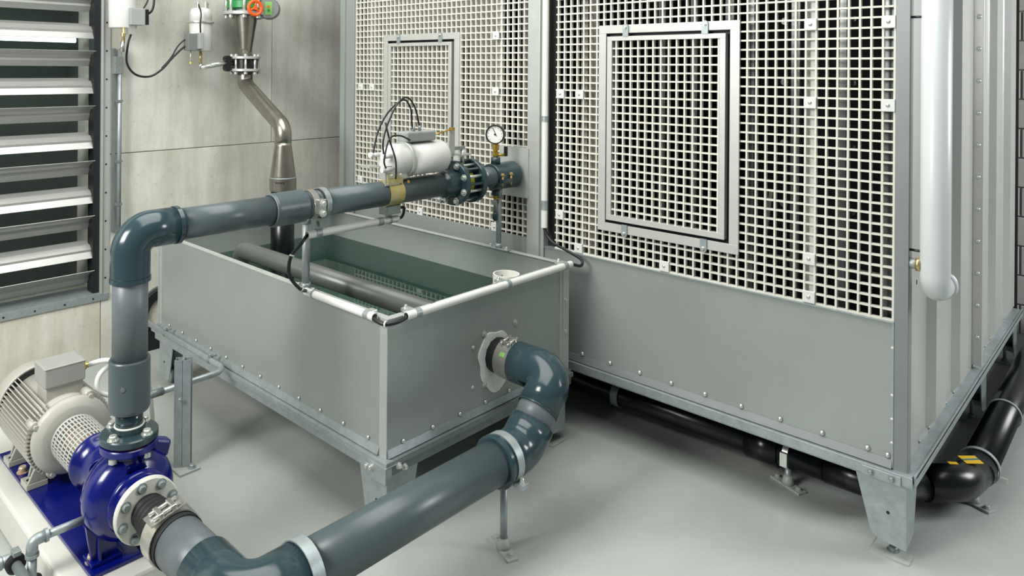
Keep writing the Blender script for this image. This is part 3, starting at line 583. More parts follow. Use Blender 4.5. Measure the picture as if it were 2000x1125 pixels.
# strap
st = thing('actuator_strap', 'wide yellowish metal strap round the crossing pipe under the actuator', 'strap', (DX, -0.94, DZ-0.08))
MB().ring((DX, -0.985, DZ), Y, 0.085, 0.0620, 0.0578, 40).build('band', 'chromate', st)
b = MB(); b.box(DX+0.015, DX+0.055, -1.005, -0.91, DZ+0.048, DZ+0.068).box(DX+0.046, DX+0.053, -1.005, -0.91, DZ+0.055, DZ+0.095); b.build('lug', 'chromate', st, 0.002)
b = MB(); b.box(DX-0.03, DX+0.03, -0.985, -0.90, DZ-0.098, DZ-0.058); b.build('lower_lug', 'bolt_dull', st, 0.003)
rep(lambda m, p: m.hexbolt(p, X, 0.009, 0.010), 'strap_bolt', 'bolt', [(DX+0.053, -0.985, DZ+0.086), (DX+0.053, -0.93, DZ+0.086)], st)
# pressure gauge
pg = thing('pressure_gauge', 'round white pressure gauge on a brass cock above the pipe', 'gauge', (DX, -0.19, DZ+0.104))
gd = V((0.45, -0.89, 0)).normalized(); gc = V((DX, -0.19, 1.497))
b = MB(); b.solid(gc-gd*0.022, gd, [(0, 0.048), (0.008, 0.051), (0.034, 0.051)], 40); b.ring(gc+gd*0.010, gd, 0.010, 0.052, 0.0455, 40); b.build('case', 'black_gloss', pg)
MB().solid(gc+gd*0.012, gd, [(0, 0.0455), (0.0015, 0.0455)], 40).build('dial', 'dial', pg)
gu = gd.cross(Z).normalized()*-1
b = MB()
for k in range(11):
    a = math.radians(225-27*k); d = gu*math.cos(a)+Z*math.sin(a); b.obox(gc+gd*0.0138+d*0.038, d*0.004, gd*0.0002, d.cross(gd)*0.0009)
b.build('scale_marks', 'ink', pg)
nd = (gu*-0.45+Z*0.9).normalized(); MB().obox(gc+gd*0.0145+nd*0.014-gu*-0.004, nd*0.024, gd*0.0004, nd.cross(gd)*0.0018).solid(gc+gd*0.0138, gd, [(0, 0.006), (0.002, 0.006)], 14).build('needle', 'ink', pg)
MB().solid(gc+gd*0.0185, gd, [(0, 0.0455), (0.001, 0.0455)], 40).build('glass', 'gauge_glass', pg)
MB().solid((DX, -0.19, 1.372), Z, [(0, 0.010), (0.012, 0.016), (0.03, 0.016), (0.034, 0.010), (0.04, 0.017), (0.072, 0.017), (0.078, 0.012)], 12).build('brass_cock', 'brass', pg)
MB().cyl((DX, -0.19, 1.385), (DX+0.03, -0.145, 1.385), 0.007, n=10).build('cock_stem', 'brass', pg)
MB().obox((DX+0.032, -0.143, 1.405), (0.007, 0, 0), (0, 0.008, 0), (0, 0, 0.026)).build('cock_handle', 'black_gloss', pg)
# pipe clamps and support posts
def pipe_clamp(label, c, ax, r, width=0.026, m='steel'):
    k = thing('pipe_clamp', label, 'clamp', V(c)-Z*r)
    MB().ring(V(c)-V(ax)*width/2, ax, width, r+0.005, r+0.0005, 40).build('band', m, k)
    return k
k = pipe_clamp('bright steel worm-drive clamp beside the sleeve of the crossing pipe', (DX, -1.395, DZ), Y, DR+0.001, 0.030, 'steel')
MB().box(DX+0.046, DX+0.076, -1.40, -1.36, DZ-0.03, DZ+0.03).build('screw_housing', 'steel', k, 0.003)
rep(lambda m, p: m.hexbolt(p, X, 0.012, 0.012), 'screw', 'bolt', [(DX+0.076, -1.38, DZ-0.028), (DX+0.076, -1.38, DZ+0.012)], k)
k = pipe_clamp('plain grey steel clamp with dark rubber lining on the crossing pipe', (DX, -1.335, DZ), Y, DR+0.004, 0.026, 'bolt_dull')
MB().ring((DX, -1.355, DZ), Y, 0.04, DR+0.004, DR+0.0003, 40).build('rubber_lining', 'rubber', k)
MB().box(DX-0.02, DX+0.02, -1.352, -1.318, DZ-0.095, DZ-0.06).build('clamp_foot', 'bolt_dull', k)
def post(name, label, x, y, z0, z1, r=0.017):
    p = thing(name, label, 'support', (x, y, z0))
    MB().cyl((x, y, z0+0.01), (x, y, z1-0.03), r, n=20).build('tube', 'galv', p)
    MB().cyl((x, y, z1-0.05), (x, y, z1), r+0.005, n=20).build('collar', 'galv', p)
    MB().cyl((x, y, z0+0.006), (x, y, z0+0.03), r+0.004, n=20).build('socket', 'galv', p)
    MB().box(x-0.075, x+0.075, y-0.02, y+0.02, z0, z0+0.006).build('base_plate', 'galv', p, 0.002)
    rep(lambda m, q: m.hexbolt(q, Z, 0.009, 0.009), 'bolt', 'bolt', [(x-0.055, y, z0+0.006), (x+0.055, y, z0+0.006)], p); return p
post('support_post', 'slim galvanised post standing on the tank rim near the black cable', -0.372, KY0-0.004, KZ1+0.005, DZ-0.055)
post('support_post', 'slim galvanised post on the far tank rim under the gauge end of the pipe', DX, KY1-0.03, KZ1+0.005, DZ-0.062, 0.014)

# ================================================================ PUMP SET
PZ = 0.36
pl_ = MB().box(-1.75, -0.135, -2.365, -1.95, 0, 0.148).build('pump_plinth', 'plinth', None, 0.012)
tag(pl_, 'low white painted concrete plinth under the pump set', 'plinth')
bp = thing('pump_base_plate', 'bright blue steel base plate bolted on the white plinth', 'base plate', (-0.73, -2.14, 0.148))
MB().box(-1.28, -0.205, -2.292, -2.0, 0.148, 0.164).build('plate', 'blue_paint', bp, 0.003)
rep(lambda m, p: m.hexbolt(p, Z, 0.017, 0.022), 'anchor_nut', 'rust_bolt', [(-0.28, -2.262, 0.164), (-1.05, -2.262, 0.164), (-0.28, -2.03, 0.164)], bp)
MB().cyl((-0.28, -2.262, 0.164), (-0.28, -2.262, 0.200), 0.009, n=10).build('anchor_stud', 'rust_bolt', bp)
pm = thing('centrifugal_pump', 'glossy dark blue centrifugal pump with round volute casing', 'pump', (-0.30, DY, 0.164))
# volute: lathe around the axis with growing radius
def axl(prof, name, m, parent, n=40, crease=False):
    b = MB(); (b.solid if crease else b.lathe)((0, DY, PZ), X, prof, n); return b.build(name, m, parent)
axl([(-0.335, 0.080), (-0.328, 0.118), (-0.312, 0.142), (-0.285, 0.153), (-0.250, 0.153), (-0.222, 0.142), (-0.205, 0.122), (-0.196, 0.100), (-0.180, 0.082), (-0.152, 0.078), (-0.150, 0.078)], 'volute', 'blue_paint', pm, 48)
axl([(-0.345, 0.130), (-0.328, 0.134), (-0.326, 0.110)], 'back_cover', 'blue_paint', pm, 48, True)
axl([(-0.197, 0.100), (-0.182, 0.108), (-0.168, 0.102), (-0.162, 0.08)], 'front_ring', 'blue_paint', pm, 48)
axl([(-0.160, 0.098), (-0.134, 0.102), (-0.131, 0.102)], 'suction_flange', 'blue_paint', pm, 40, True)
b = MB(); b.lathe((0, DY, PZ), X, [(-0.56, 0.100), (-0.555, 0.104), (-0.535, 0.104), (-0.532, 0.092), (-0.47, 0.080), (-0.40, 0.084), (-0.35, 0.100), (-0.34, 0.108)], 40, True); b.build('bearing_bracket', 'blue_paint', pm)
# scalloped bracket rim
b = MB(); pts = []
for k in range(72):
    g = 2*PI*k/72; rr = 0.114+0.012*max(-0.3, math.sin(6*g)); pts.append((-0.382, DY+rr*math.cos(g), PZ+rr*math.sin(g)))
b.prism(pts, (0.018, 0, 0)); b.build('bracket_flange', 'blue_paint', pm, 0.003)
b = MB(); b.tube([(DX, DY, PZ+0.10), (DX, DY, PZ+0.135), (DX, DY, PZ+0.155), (DX, DY, PZ+0.165)], [0.075, 0.058, 0.060, 0.075], 32); b.build('discharge_neck', 'blue_paint', pm)
MB().ring((DX, DY, PZ+0.160), Z, 0.024, 0.0955, 0.03, 44, 0.003).build('discharge_flange', 'blue_paint', pm)
# lug on the shoulder, ribs
MB().obox((DX-0.005, DY+0.112, PZ+0.120), (0.022, 0, 0), (0, 0.03, -0.012), (0, 0.008, 0.028)).build('lifting_lug', 'blue_paint', pm, 0.01)
b = MB()
for s_ in (-1, 1): b.prism([(DX+0.004, DY+s_*0.012, PZ+0.10), (DX+0.004, DY+s_*0.012, PZ+0.165), (DX+0.085, DY+s_*0.012, PZ+0.162), (DX+0.055, DY+s_*0.012, PZ+0.10)][::s_], (0, 0.006, 0))
b.build('neck_rib', 'blue_paint', pm)
# feet
for s_ in (-1, 1):
    b = MB(); b.prism([(-0.272, DY+s_*0.145, PZ-0.06), (-0.272, DY+s_*0.05, PZ-0.14), (-0.272, DY+s_*0.03, 0.165), (-0.272, DY+s_*0.125, 0.165)], (0.016, 0, 0))
    b.box(-0.315, -0.235, min(DY+s_*0.03, DY+s_*0.135), max(DY+s_*0.03, DY+s_*0.135), 0.164, 0.178)
    b.prism([(-0.256, DY+s_*0.10, 0.178), (-0.235, DY+s_*0.10, 0.178), (-0.256, DY+s_*0.10, PZ-0.06)], (0, s_*0.01, 0)); b.build('foot', 'blue_paint', pm, 0.003)
b = MB(); b.prism([(-0.46, DY-0.03, 0.164), (-0.46, DY+0.03, 0.164), (-0.46, DY+0.02, PZ-0.08), (-0.46, DY-0.02, PZ-0.08)], (0.014, 0, 0)).box(-0.49, -0.42, DY-0.075, DY+0.075, 0.164, 0.176); b.build('support_foot', 'blue_paint', pm, 0.002)
rep(lambda m, p: m.hexbolt(p, Z, 0.010, 0.010), 'foot_bolt', 'brass', [(-0.455, DY-0.055, 0.176)], pm)
# upper grey flange, gasket and bolts belong to the pipe
MB().ring((DX, DY, PZ+0.184), Z, 0.006, 0.082, 0.03, 40).build('gasket', 'orange_gasket', dp)
MB().ring((DX, DY, PZ+0.190), Z, 0.026, 0.0965, 0.035, 44, 0.004).build('lower_flange', 'pvc_fit', dp)
MB().solid((DX, DY, PZ+0.214), Z, [(0, 0.052), (0.022, 0.050)], 36).build('flange_hub', 'pvc_fit', dp)
MB().torus((DX, DY, PZ+0.238), Z, 0.0470, 0.0035, 40).build('white_seal', 'white_paint', dp)
fb = circ((DX, DY, PZ+0.216), Z, 0.076, 4, 0.45)
rep(lambda m, p: m.hexbolt(p, Z, 0.0145, 0.014), 'flange_bolt', 'bolt', fb, dp)
rep(lambda m, p: m.cyl(p-Z*0.07, p-Z*0.005, 0.008, n=10).solid(p-Z*0.078, Z, [(0, 0.015), (0.016, 0.015)], 6), 'flange_stud', 'bolt', fb, dp)
# ---- motor
mo = thing('electric_motor', 'light grey finned electric motor driving the blue pump', 'motor', (-1.05, DY, 0.164))
b = MB(); b.lathe((0, DY, PZ), X, [(-1.215, 0.138), (-0.84, 0.138)], 48); b.build('stator', 'motor_grey', mo)
b = MB(); b.lathe((0, DY, PZ), X, [(-0.842, 0.150), (-0.828, 0.152), (-0.815, 0.142), (-0.806, 0.128), (-0.802, 0.122), (-0.800, 0.115), (-0.797, 0.085)], 48); b.build('end_shield', 'motor_grey', mo)
b = MB(); b.lathe((0, DY, PZ), X, [(-1.36, 0.115), (-1.345, 0.145), (-1.32, 0.158), (-1.24, 0.164), (-1.225, 0.164)], 48); b.build('fan_cowl', 'motor_grey', mo)
axl([(-1.224, 0.160), (-1.216, 0.160)], 'cowl_shadow_ring', 'ink', mo, 48, True)
fin = []; nf = 64
for k in range(nf):
    a = 2*PI*k/nf
    if 0.36 < (a/(2*PI)) % 1 < 0: continue
    ca, sa = math.cos(a), math.sin(a)
    if sa > 0.86 or (sa < -0.80): continue      # terminal box on top, feet below
    # fins stand vertically or horizontally as on cast frames
    d = V((0, ca, sa)); tn = V((0, -sa, ca))
    MB().prism([V((-1.212, DY, PZ))+d*0.134-tn*0.0022, V((-0.846, DY, PZ))+d*0.134-tn*0.0022, V((-0.846, DY, PZ))+d*0.166-tn*0.0016, V((-1.212, DY, PZ))+d*0.166-tn*0.0016], tn*0.0040).build('cooling_fin', 'motor_grey', mo)
rep(lambda m, p: m.cyl(p-X*0.05, p+X*0.012, 0.018, n=16).hexbolt(p+X*0.012, X, 0.011, 0.009), 'shield_boss', 'motor_grey', [V((-0.842, DY, PZ))+V((0, math.cos(a), math.sin(a)))*0.152 for a in (math.radians(x) for x in (62, 152, 242, 332))], mo)
b = MB(); b.lathe((0, DY, PZ), X, [(-0.80, 0.085), (-0.77, 0.084)], 40); b.build('shaft_collar', 'motor_grey', mo)
for xx in (-0.92, -1.16):
    for s_ in (-1, 1):
        b = MB(); y1 = DY+s_*0.150
        b.box(xx-0.038, xx+0.038, min(DY+s_*0.07, y1), max(DY+s_*0.07, y1), 0.164, 0.188)
        b.prism([(xx-0.036, DY+s_*0.075, 0.188), (xx-0.036, DY+s_*0.125, 0.188), (xx-0.036, DY+s_*0.105, PZ-0.085), (xx-0.036, DY+s_*0.075, PZ-0.085)], (0.012, 0, 0))
        b.prism([(xx+0.024, DY+s_*0.075, 0.188), (xx+0.024, DY+s_*0.145, 0.188), (xx+0.024, DY+s_*0.105, PZ-0.085), (xx+0.024, DY+s_*0.075, PZ-0.085)], (0.012, 0, 0)); b.build('foot', 'motor_grey', mo, 0.003)
        MB().solid((xx, DY+s_*0.13, 0.188), Z, [(0, 0.010), (0.001, 0.010)], 12).build('foot_hole', 'ink', mo)
tb = MB().box(-1.035, -0.898, DY-0.080, DY+0.078, PZ+0.178, PZ+0.262).build('terminal_box', 'motor_box', mo, 0.006)
MB().box(-1.037, -0.896, DY-0.082, DY+0.080, PZ+0.256, PZ+0.260).build('box_lid', 'motor_box', tb, 0.002)
MB().box(-1.025, -0.91, DY-0.07, DY+0.07, PZ+0.12, PZ+0.180).build('box_neck', 'motor_grey', tb)
MB().solid((-0.935, DY+0.078, PZ+0.222), Y, [(0, 0.016), (0.012, 0.016), (0.013, 0.011), (0.03, 0.011)], 6).build('cable_gland', 'brass', tb)
cable([(-0.935, DY+0.10, PZ+0.222), (-0.90, DY+0.15, PZ+0.236), (-0.88, DY+0.20, PZ+0.22), (-0.87, DY+0.26, PZ+0.17), (-0.86, DY+0.25, PZ+0.10), (-0.87, DY+0.19, PZ+0.086), (-0.88, DY+0.135, PZ+0.11), (-0.885, DY+0.118, PZ+0.155), (-0.90, DY+0.15, PZ+0.195), (-0.95, DY+0.25, PZ+0.19), (-1.05, DY+0.40, PZ+0.08), (-1.15, DY+0.48, 0.05), (-1.3, DY+0.52, 0.014)], 0.0105, 'thick white motor cable looping behind the riser pipe', None, 'conduit', 'motor_cable', 10)
# coupling guard: perforated sleeve of bars
cg = thing('coupling_guard', 'perforated metal coupling guard between grey motor and blue pump', 'guard', (-0.66, DY, PZ-0.09))
b = MB(); n = 44
for k in range(n):
    a = 2*PI*k/n; d = V((0, math.cos(a), math.sin(a))); tn = V((0, -math.sin(a), math.cos(a)))
    b.obox(V((-0.66, DY, PZ))+d*0.090, X*0.122, d*0.001, tn*0.0026)
for k in range(8):
    b.ring((-0.785+0.0345*k, DY, PZ), X, 0.008 if k not in (0, 7) else 0.012, 0.0915, 0.0890, 44)
b.build('guard_mesh', 'aluminium', cg)
MB().cyl((-0.79, DY, PZ), (-0.55, DY, PZ), 0.05, n=24).build('coupling', 'rust_bolt', cg)

# ================================================================ SUCTION LINE
SX, SZ, SR = 0.495, 0.352, 0.080
fl = thing('flexible_connector', 'black ribbed rubber connector with a white bolted flange on the pump', 'connector', (-0.10, DY, PZ-0.12))
MB().ring((-0.131, DY, PZ), X, 0.024, 0.1075, 0.045, 48, 0.004).build('white_flange', 'white_flange', fl)
bc = circ((-0.107, DY, PZ), X, 0.087, 8, 0.25)
rep(lambda m, p: m.hexbolt(p, X, 0.0135, 0.011), 'flange_bolt', 'bolt_dull', bc, fl)
pr = [(-0.105, 0.058)]
for k in range(5): x0 = -0.100+0.026*k; pr += [(x0, 0.058+0.003*k), (x0+0.018, 0.060+0.003*k), (x0+0.022, 0.057+0.003*k)]
pr += [(0.035, 0.080), (0.12, 0.0835), (0.125, 0.0835)]
axl(pr, 'rubber_sleeve', 'rubber', fl, 40)
k = pipe_clamp('wide stainless bolted clamp band on the flexible connector', (0.072, DY, PZ), X, 0.0845, 0.062, 'steel')
cb = V((0, -0.25, 0.97)).normalized(); ct = cb.cross(X)
b = MB(); b.obox(V((0.072, DY, PZ))+cb*0.098+ct*0.022, X*0.026, cb*0.010, ct*0.008).obox(V((0.072, DY, PZ))+cb*0.098-ct*0.022, X*0.026, cb*0.010, ct*0.008); b.build('clamp_lug', 'steel', k, 0.003)
b = MB(); 
for dx in (-0.016, 0.016): b.cyl(V((0.072+dx, DY, PZ))+cb*0.100+ct*0.045, V((0.072+dx, DY, PZ))+cb*0.100-ct*0.045, 0.006, n=10)
b.build('clamp_bolt', 'bolt', k)
b = MB(); b.obox(V((0.072, DY, PZ))+cb*0.0905, X*0.031, cb*0.002, ct*0.06); b.build('bridge_plate', 'steel', k)
sp = thing('suction_pipe', 'thick slate grey suction pipe running low from the tank to the pump', 'pipe', (SX, -1.5, SZ-0.1))
MB().cyl((0.105, DY, PZ), (SX-0.15, DY, PZ), SR, n=40).build('pump_spool', 'pvc_worn', sp)
b = MB(); b.tube(fillet([(SX-0.21, DY, PZ-0.004), (SX, DY, SZ), (SX, DY+0.19, SZ)], 0.125, 14), 0.092, 40); b.build('elbow', 'pvc_fit', sp)
MB().cyl((SX, DY+0.17, SZ), (SX, -1.00, SZ), SR, n=40).build('long_pipe', 'pvc', sp)
# lower 45-degree bend, spool and upper elbow to the tank outlet
dd = V((0, -1, -1)).normalized(); E1 = V((SX-0.005, OY, OZ)); E2 = V((SX-0.002, OY-(OZ-SZ), SZ))
b = MB(); b.tube(fillet([E2-dd*0.104, E2, V((SX, -1.055, SZ))], 0.14, 10), 0.0905, 40); b.build('bend', 'pvc_fit', sp)
b = MB(); b.ring((SX, -1.078, SZ), Y, 0.026, 0.098, 0.08, 40, 0.006); b.build('socket_lip', 'pvc_fit', sp)
MB().cyl(E1+dd*0.09, E2-dd*0.08, SR, n=40).build('short_spool', 'pvc_worn', sp)
b = MB(); b.tube(fillet([(KX1+0.125, OY, OZ), E1, E1+dd*0.150], 0.118, 14), 0.0870, 40); b.build('upper_elbow', 'pvc_fit', sp)
MB().torus(E1+dd*0.150, dd, 0.085, 0.004, 40).build('elbow_lip', 'pvc_fit', sp)
os_ = thing('outlet_sleeve', 'black rubber outlet sleeve where the suction pipe leaves the tank', 'sleeve', (KX1+0.05, OY, OZ-0.09))
MB().solid((KX1+0.001, OY, OZ), X, [(0, 0.074), (0.006, 0.077), (0.075, 0.077), (0.08, 0.075)], 12).build('rubber', 'rubber', os_)
k = pipe_clamp('polished stainless clamp band round the outlet elbow at the tank', (KX1+0.094, OY, OZ), X, 0.0805, 0.078, 'steel')
b = MB(); tz = V((0, -0.22, 0.97)).normalized(); tt = tz.cross(X)
b.obox(V((KX1+0.094, OY, OZ))+tz*0.090+tt*0.02, X*0.03, tz*0.008, tt*0.006).obox(V((KX1+0.094, OY, OZ))+tz*0.090-tt*0.02, X*0.03, tz*0.008, tt*0.006); b.build('clamp_lug', 'steel', k, 0.002)
b = MB()
for dx in (-0.018, 0.018): b.cyl(V((KX1+0.094+dx, OY, OZ))+tz*0.092+tt*0.036, V((KX1+0.094+dx, OY, OZ))+tz*0.092-tt*0.036, 0.005, n=10)
b.build('clamp_bolt', 'bolt', k)
b = MB(); g0 = V((0, -0.85, 0.52)).normalized(); b.obox(V((KX1+0.10, OY, OZ))+g0*0.0858, X*0.014, g0*0.0006, g0.cross(X)*0.009); b.build('sticker', 'label_green', k)
k = pipe_clamp('wide plain steel clamp band near the front end of the suction pipe', (SX, -1.945, SZ), Y, 0.0925, 0.040, 'galv')
k = pipe_clamp('plain steel clamp band on the low bend above its floor prop', (SX, -1.025, SZ), Y, 0.0915, 0.036, 'galv')
MB().box(SX+0.065, SX+0.115, -1.043, -1.007, SZ-0.075, SZ-0.055).build('ear', 'galv', k, 0.002); MB().hexbolt((SX+0.095, -1.025, SZ-0.055), Z, 0.010, 0.014).build('ear_bolt', 'bolt', k)
def floor_prop(label, x, y, z1, r=0.014):
    p = thing('floor_prop', label, 'support', (x, y, 0))
    MB().cyl((x, y, 0.012), (x, y, z1), r, n=18).build('tube', 'galv', p)
    MB().lathe((x, y, 0.008), Z, [(0, r+0.014), (0.02, r+0.009), (0.04, r+0.004)], 18).build('socket', 'floor', p)
    MB().obox((x, y, 0.005), (0.072, -0.03, 0), (0.009, 0.022, 0), (0, 0, 0.005)).build('base_plate', 'floor', p, 0.002)
    rep(lambda m, q: m.hexbolt(q, Z, 0.011, 0.010), 'bolt', 'floor', [(x-0.052, y+0.0215, 0.010), (x+0.052, y-0.0215, 0.010)], p)
floor_prop('thin galvanised floor prop under the suction pipe clamp', SX+0.004, -1.02, SZ-0.098)

# ================================================================ BLACK DRAIN UNDER THE TOWER
dr = thing('drain_pipe', 'black plastic drain pipe running under and round the cooling tower', 'pipe', (1.2, 0.3, 0.04))
DZ2 = 0.135; BX = 1.72
b = MB(); b.tube([(-0.4, 0.22, DZ2), (1.30, 0.24, DZ2)], 0.058, 28); b.build('under_pipe', 'pe_black', dr)
b = MB(); b.tube(fillet([(1.26, 0.24, DZ2), (1.42, 0.245, DZ2), (1.62, 0.43, DZ2)], 0.12, 6), 0.062, 28); b.build('bend', 'pe_black', dr)
b = MB(); b.tube(fillet([(1.58, 0.40, DZ2), (BX-0.03, 0.52, DZ2), (BX, 0.72, DZ2)], 0.10, 8), 0.072, 28); b.build('elbow', 'pe_black', dr)
b = MB(); b.tube([(BX, 0.66, DZ2), (BX, 3.35, DZ2)], 0.066, 32); b.build('side_pipe', 'pe_black', dr)
MB().cyl((0.93, 0.237, DZ2), (1.07, 0.238, DZ2), 0.072, n=28).build('coupling', 'pe_black', dr)
MB().obox((BX-0.008, 0.60, DZ2+0.0728), (0.026, 0.026, 0), (-0.02, 0.024, 0), (0, 0, 0.0008)).build('yellow_sticker', 'label_yellow', dr)
MB().obox((BX-0.008, 0.60, DZ2+0.0742), (0.024, 0.028, 0), (-0.004, 0.004, 0), (0, 0, 0.0004)).build('sticker_stripe', 'label_teal', dr)
MB().obox((BX-0.055, 0.515, DZ2+0.0722), (0.014, 0.012, 0), (-0.006, 0.008, 0), (0, 0, 0.0008)).build('small_sticker', 'label_yellow', dr)
k = pipe_clamp('bright clamp ring where the black drain elbow meets the long side pipe', (BX, 0.735, DZ2), Y, 0.072, 0.022, 'galv')
MB().box(BX+0.068, BX+0.10, 0.728, 0.742, DZ2-0.04, DZ2-0.02).build('ear', 'bolt', k)
pipe_clamp('thin clamp ring farther back on the black side pipe', (BX, 1.42, DZ2), Y, 0.067, 0.018, 'galv')
k = pipe_clamp('shiny clamp on the black drain below the tower front', (1.105, 0.239, DZ2), X, 0.059, 0.024, 'bolt')
MB().box(1.09, 1.12, 0.165, 0.182, DZ2-0.03, DZ2+0.03).build('clamp_screw', 'bolt', k)
pipe_clamp('dull green-grey clamp on the black drain in the shade behind the tank', (0.25, 0.228, DZ2), X, 0.059, 0.04, 'galv_dark')
floor_prop('short galvanised floor prop under the drain pipe below the tower front', 1.105, 0.225, 0.078, 0.013)
floor_prop('short galvanised floor prop under the black drain elbow', BX-0.008, 0.655, 0.068, 0.013)

# ================================================================ WHITE DUCT ON THE TOWER SIDE
wd = thing('white_pipe', 'thick white vertical pipe with rounded elbow beside the tower corner', 'pipe', (1.69, 0.03, 0.98))
b = MB(); b.tube(fillet([(1.690, 0.025, 3.0), (1.690, 0.025, 1.040), (1.690, 0.135, 1.040)], 0.056, 14), 0.0480, 40); b.build('pipe', 'white_duct', wd)
MB().ring((1.690, 0.110, 1.040), Y, 0.03, 0.054, 0.04, 36, 0.004).build('elbow_socket', 'white_duct', wd)
MB().torus((1.690, 0.142, 1.040), Y, 0.050, 0.004, 36).build('glue_ring', 'bolt', wd)
rep(lambda m, p: m.cyl(p, p+X*0.075, 0.005, n=10), 'standoff_rod', 'black_gloss', [(1.60, 0.012, z) for z in (2.055, 1.180)], wd)
b = MB(); b.cyl((1.59, 0.02, 1.128), (1.655, 0.02, 1.128), 0.020, n=18); b.build('stub', 'zinc', wd)
MB().cyl((1.632, 0.02, 1.128), (1.648, 0.02, 1.128), 0.026, n=18).build('stub_nut', 'brass_light', wd)

# ================================================================ WALL EQUIPMENT
def wall_actuator(label, y, z0, box_dir, h=0.30, r=0.074):
    xw = W+0.15
    a = thing('wall_actuator', label, 'actuator', (xw, y, z0))
    MB().lathe((xw, y, z0), Z, [(0, r*0.90), (0.006, r*0.95), (h*0.62, r), (h*0.63, r)], 36).build('cylinder', 'actuator_white', a)
    MB().ring((xw, y, z0+h*0.62), Z, 0.014, r+0.014, r-0.01, 36, 0.003).build('clamp_ring', 'bolt', a)
    MB().lathe((xw, y, z0+h*0.66), Z, [(0, r), (h*0.20, r*0.93), (h*0.27, r*0.82), (h*0.30, r*0.55)], 36).build('cap', 'actuator_white', a)
    rep(lambda m, p: m.solid(p, Z, [(0, 0.009), (0.03, 0.009), (0.031, 0.012), (0.045, 0.012)], 8), 'port', 'bolt', [(xw+0.03, y-0.035, z0+h*0.93), (xw+0.03, y+0.02, z0+h*0.95), (xw+0.01, y+0.04, z0+h*0.93)], a)
    MB().box(W, xw-0.05, y-0.02, y+0.02, z0+0.08, z0+0.12).build('wall_bracket', 'galv', a)
    return a, xw
a, xw = wall_actuator('white wall actuator above the linkage rod of the stainless pipe valve', -0.860, 1.953, -1)
MB().box(xw+0.01, xw+0.08, -0.985, -0.895, 1.955, 2.065).build('back_box', 'gear_grey', a, 0.003)
MB().box(xw+0.02, xw+0.11, -0.925, -0.895, 1.965, 2.07).build('limit_switch_box', 'box_grey', a, 0.004)
MB().cyl((xw, -0.86, 1.955), (xw, -0.86, 1.86), 0.010, n=12).build('rod', 'brass_light', a)
MB().cyl((xw, -0.86, 1.872), (xw, -0.86, 1.835), 0.014, n=12).build('clevis', 'steel', a)
MB().cyl((xw+0.05, -0.955, 1.955), (xw+0.05, -0.955, 1.875), 0.004, n=8).build('feedback_rod', 'bolt', a); MB().solid((xw+0.05, -0.955, 1.868), Z, [(0, 0.008), (0.012, 0.008)], 8).build('rod_pin', 'yellow', a)
MB().tube(fillet([(xw, -0.86, 1.842), (xw+0.01, -0.80, 1.855), (xw+0.04, -0.72, 1.872)], 0.03, 4), 0.016, 12).build('link_lever', 'bolt', a)
cable([(xw+0.035, -0.895, 2.26), (xw+0.09, -0.905, 2.20), (xw+0.10, -0.915, 2.13), (xw+0.085, -0.905, 2.07)], 0.005, 'short black hose over the front of the wall actuator by the valve')
a, xw = wall_actuator('white wall actuator beside the louvre cut by the picture top', -1.375, 2.083, 1, 0.34, 0.085)
MB().box(xw+0.05, xw+0.12, -1.375, -1.285, 2.10, 2.205).build('limit_switch_box', 'box_grey', a, 0.004)
MB().box(xw+0.055, xw+0.115, -1.285, -1.262, 2.105, 2.20).build('terminal_strip', 'black_gloss', a)
MB().cyl((xw+0.07, -1.40, 2.085), (xw+0.07, -1.40, 1.99), 0.010, n=12).solid((xw+0.07, -1.40, 2.03), Z, [(0, 0.017), (0.02, 0.017)], 6).build('rod', 'brass_light', a)
MB().box(xw+0.06, xw+0.09, -1.375, -1.335, 2.045, 2.10).build('elbow_fitting', 'bolt', a)
MB().cyl((xw+0.07, -1.405, 1.935), (xw+0.07, -1.405, 2.0), 0.013, n=10).build('clevis', 'steel', a)
xw2 = xw
cable([(xw2+0.09, -1.262, 2.17), (xw2+0.10, -1.235, 2.20), (xw2+0.10, -1.225, 2.27), (xw2+0.08, -1.24, 2.36)], 0.007, 'black cable looping up from the box of the louvre side actuator')
cable([(xw2+0.09, -1.290, 2.20), (xw2+0.09, -1.262, 2.25), (xw2+0.08, -1.235, 2.33), (xw2+0.07, -1.225, 2.39)], 0.005, 'thinner black cable rising beside the louvre side actuator')
cable([(xw2+0.07, -1.352, 2.05), (xw2+0.07, -1.372, 1.98), (xw2+0.04, -1.365, 1.87), (xw2+0.03, -1.31, 1.80), (xw2+0.03, -1.22, 1.785), (xw2+0.03, -1.14, 1.83), (xw2+0.03, -1.06, 1.915), (xw2+0.03, -0.98, 1.985), (xw2+0.03, -0.92, 1.992)], 0.007, 'black cable hanging in a slack loop between the two wall actuators')
cable([(xw2+0.03, -1.14, 1.838), (xw2+0.03, -1.08, 1.905), (xw2+0.03, -1.03, 1.985), (xw2+0.03, -0.97, 2.035), (xw2+0.03, -0.92, 2.04)], 0.005, 'thin black branch cable entering the box of the wall actuator by the valve')
# galvanised conduit beside the louvre
gr = thing('wall_conduit', 'thin galvanised conduit fixed upright beside the louvre frame', 'conduit', (W+0.04, -1.36, 0.9))
MB().cyl((W+0.045, -1.350, 0.80), (W+0.045, -1.350, 1.96), 0.013, n=14).build('tube', 'galv', gr)
MB().box(W, W+0.03, -1.383, -1.368, 0.80, 1.96).build('backing_channel', 'galv_dark', gr)
MB().box(W, W+0.06, -1.385, -1.335, 1.80, 1.91).build('bracket', 'bolt_dull', gr, 0.002)
rep(lambda m, p: m.box(p.x-0.005, p.x+0.017, p.y-0.02, p.y+0.02, p.z-0.007, p.z+0.007), 'clip', 'gear_grey', [(W+0.045, -1.355, z) for z in (1.63, 1.25, 0.98)], gr)

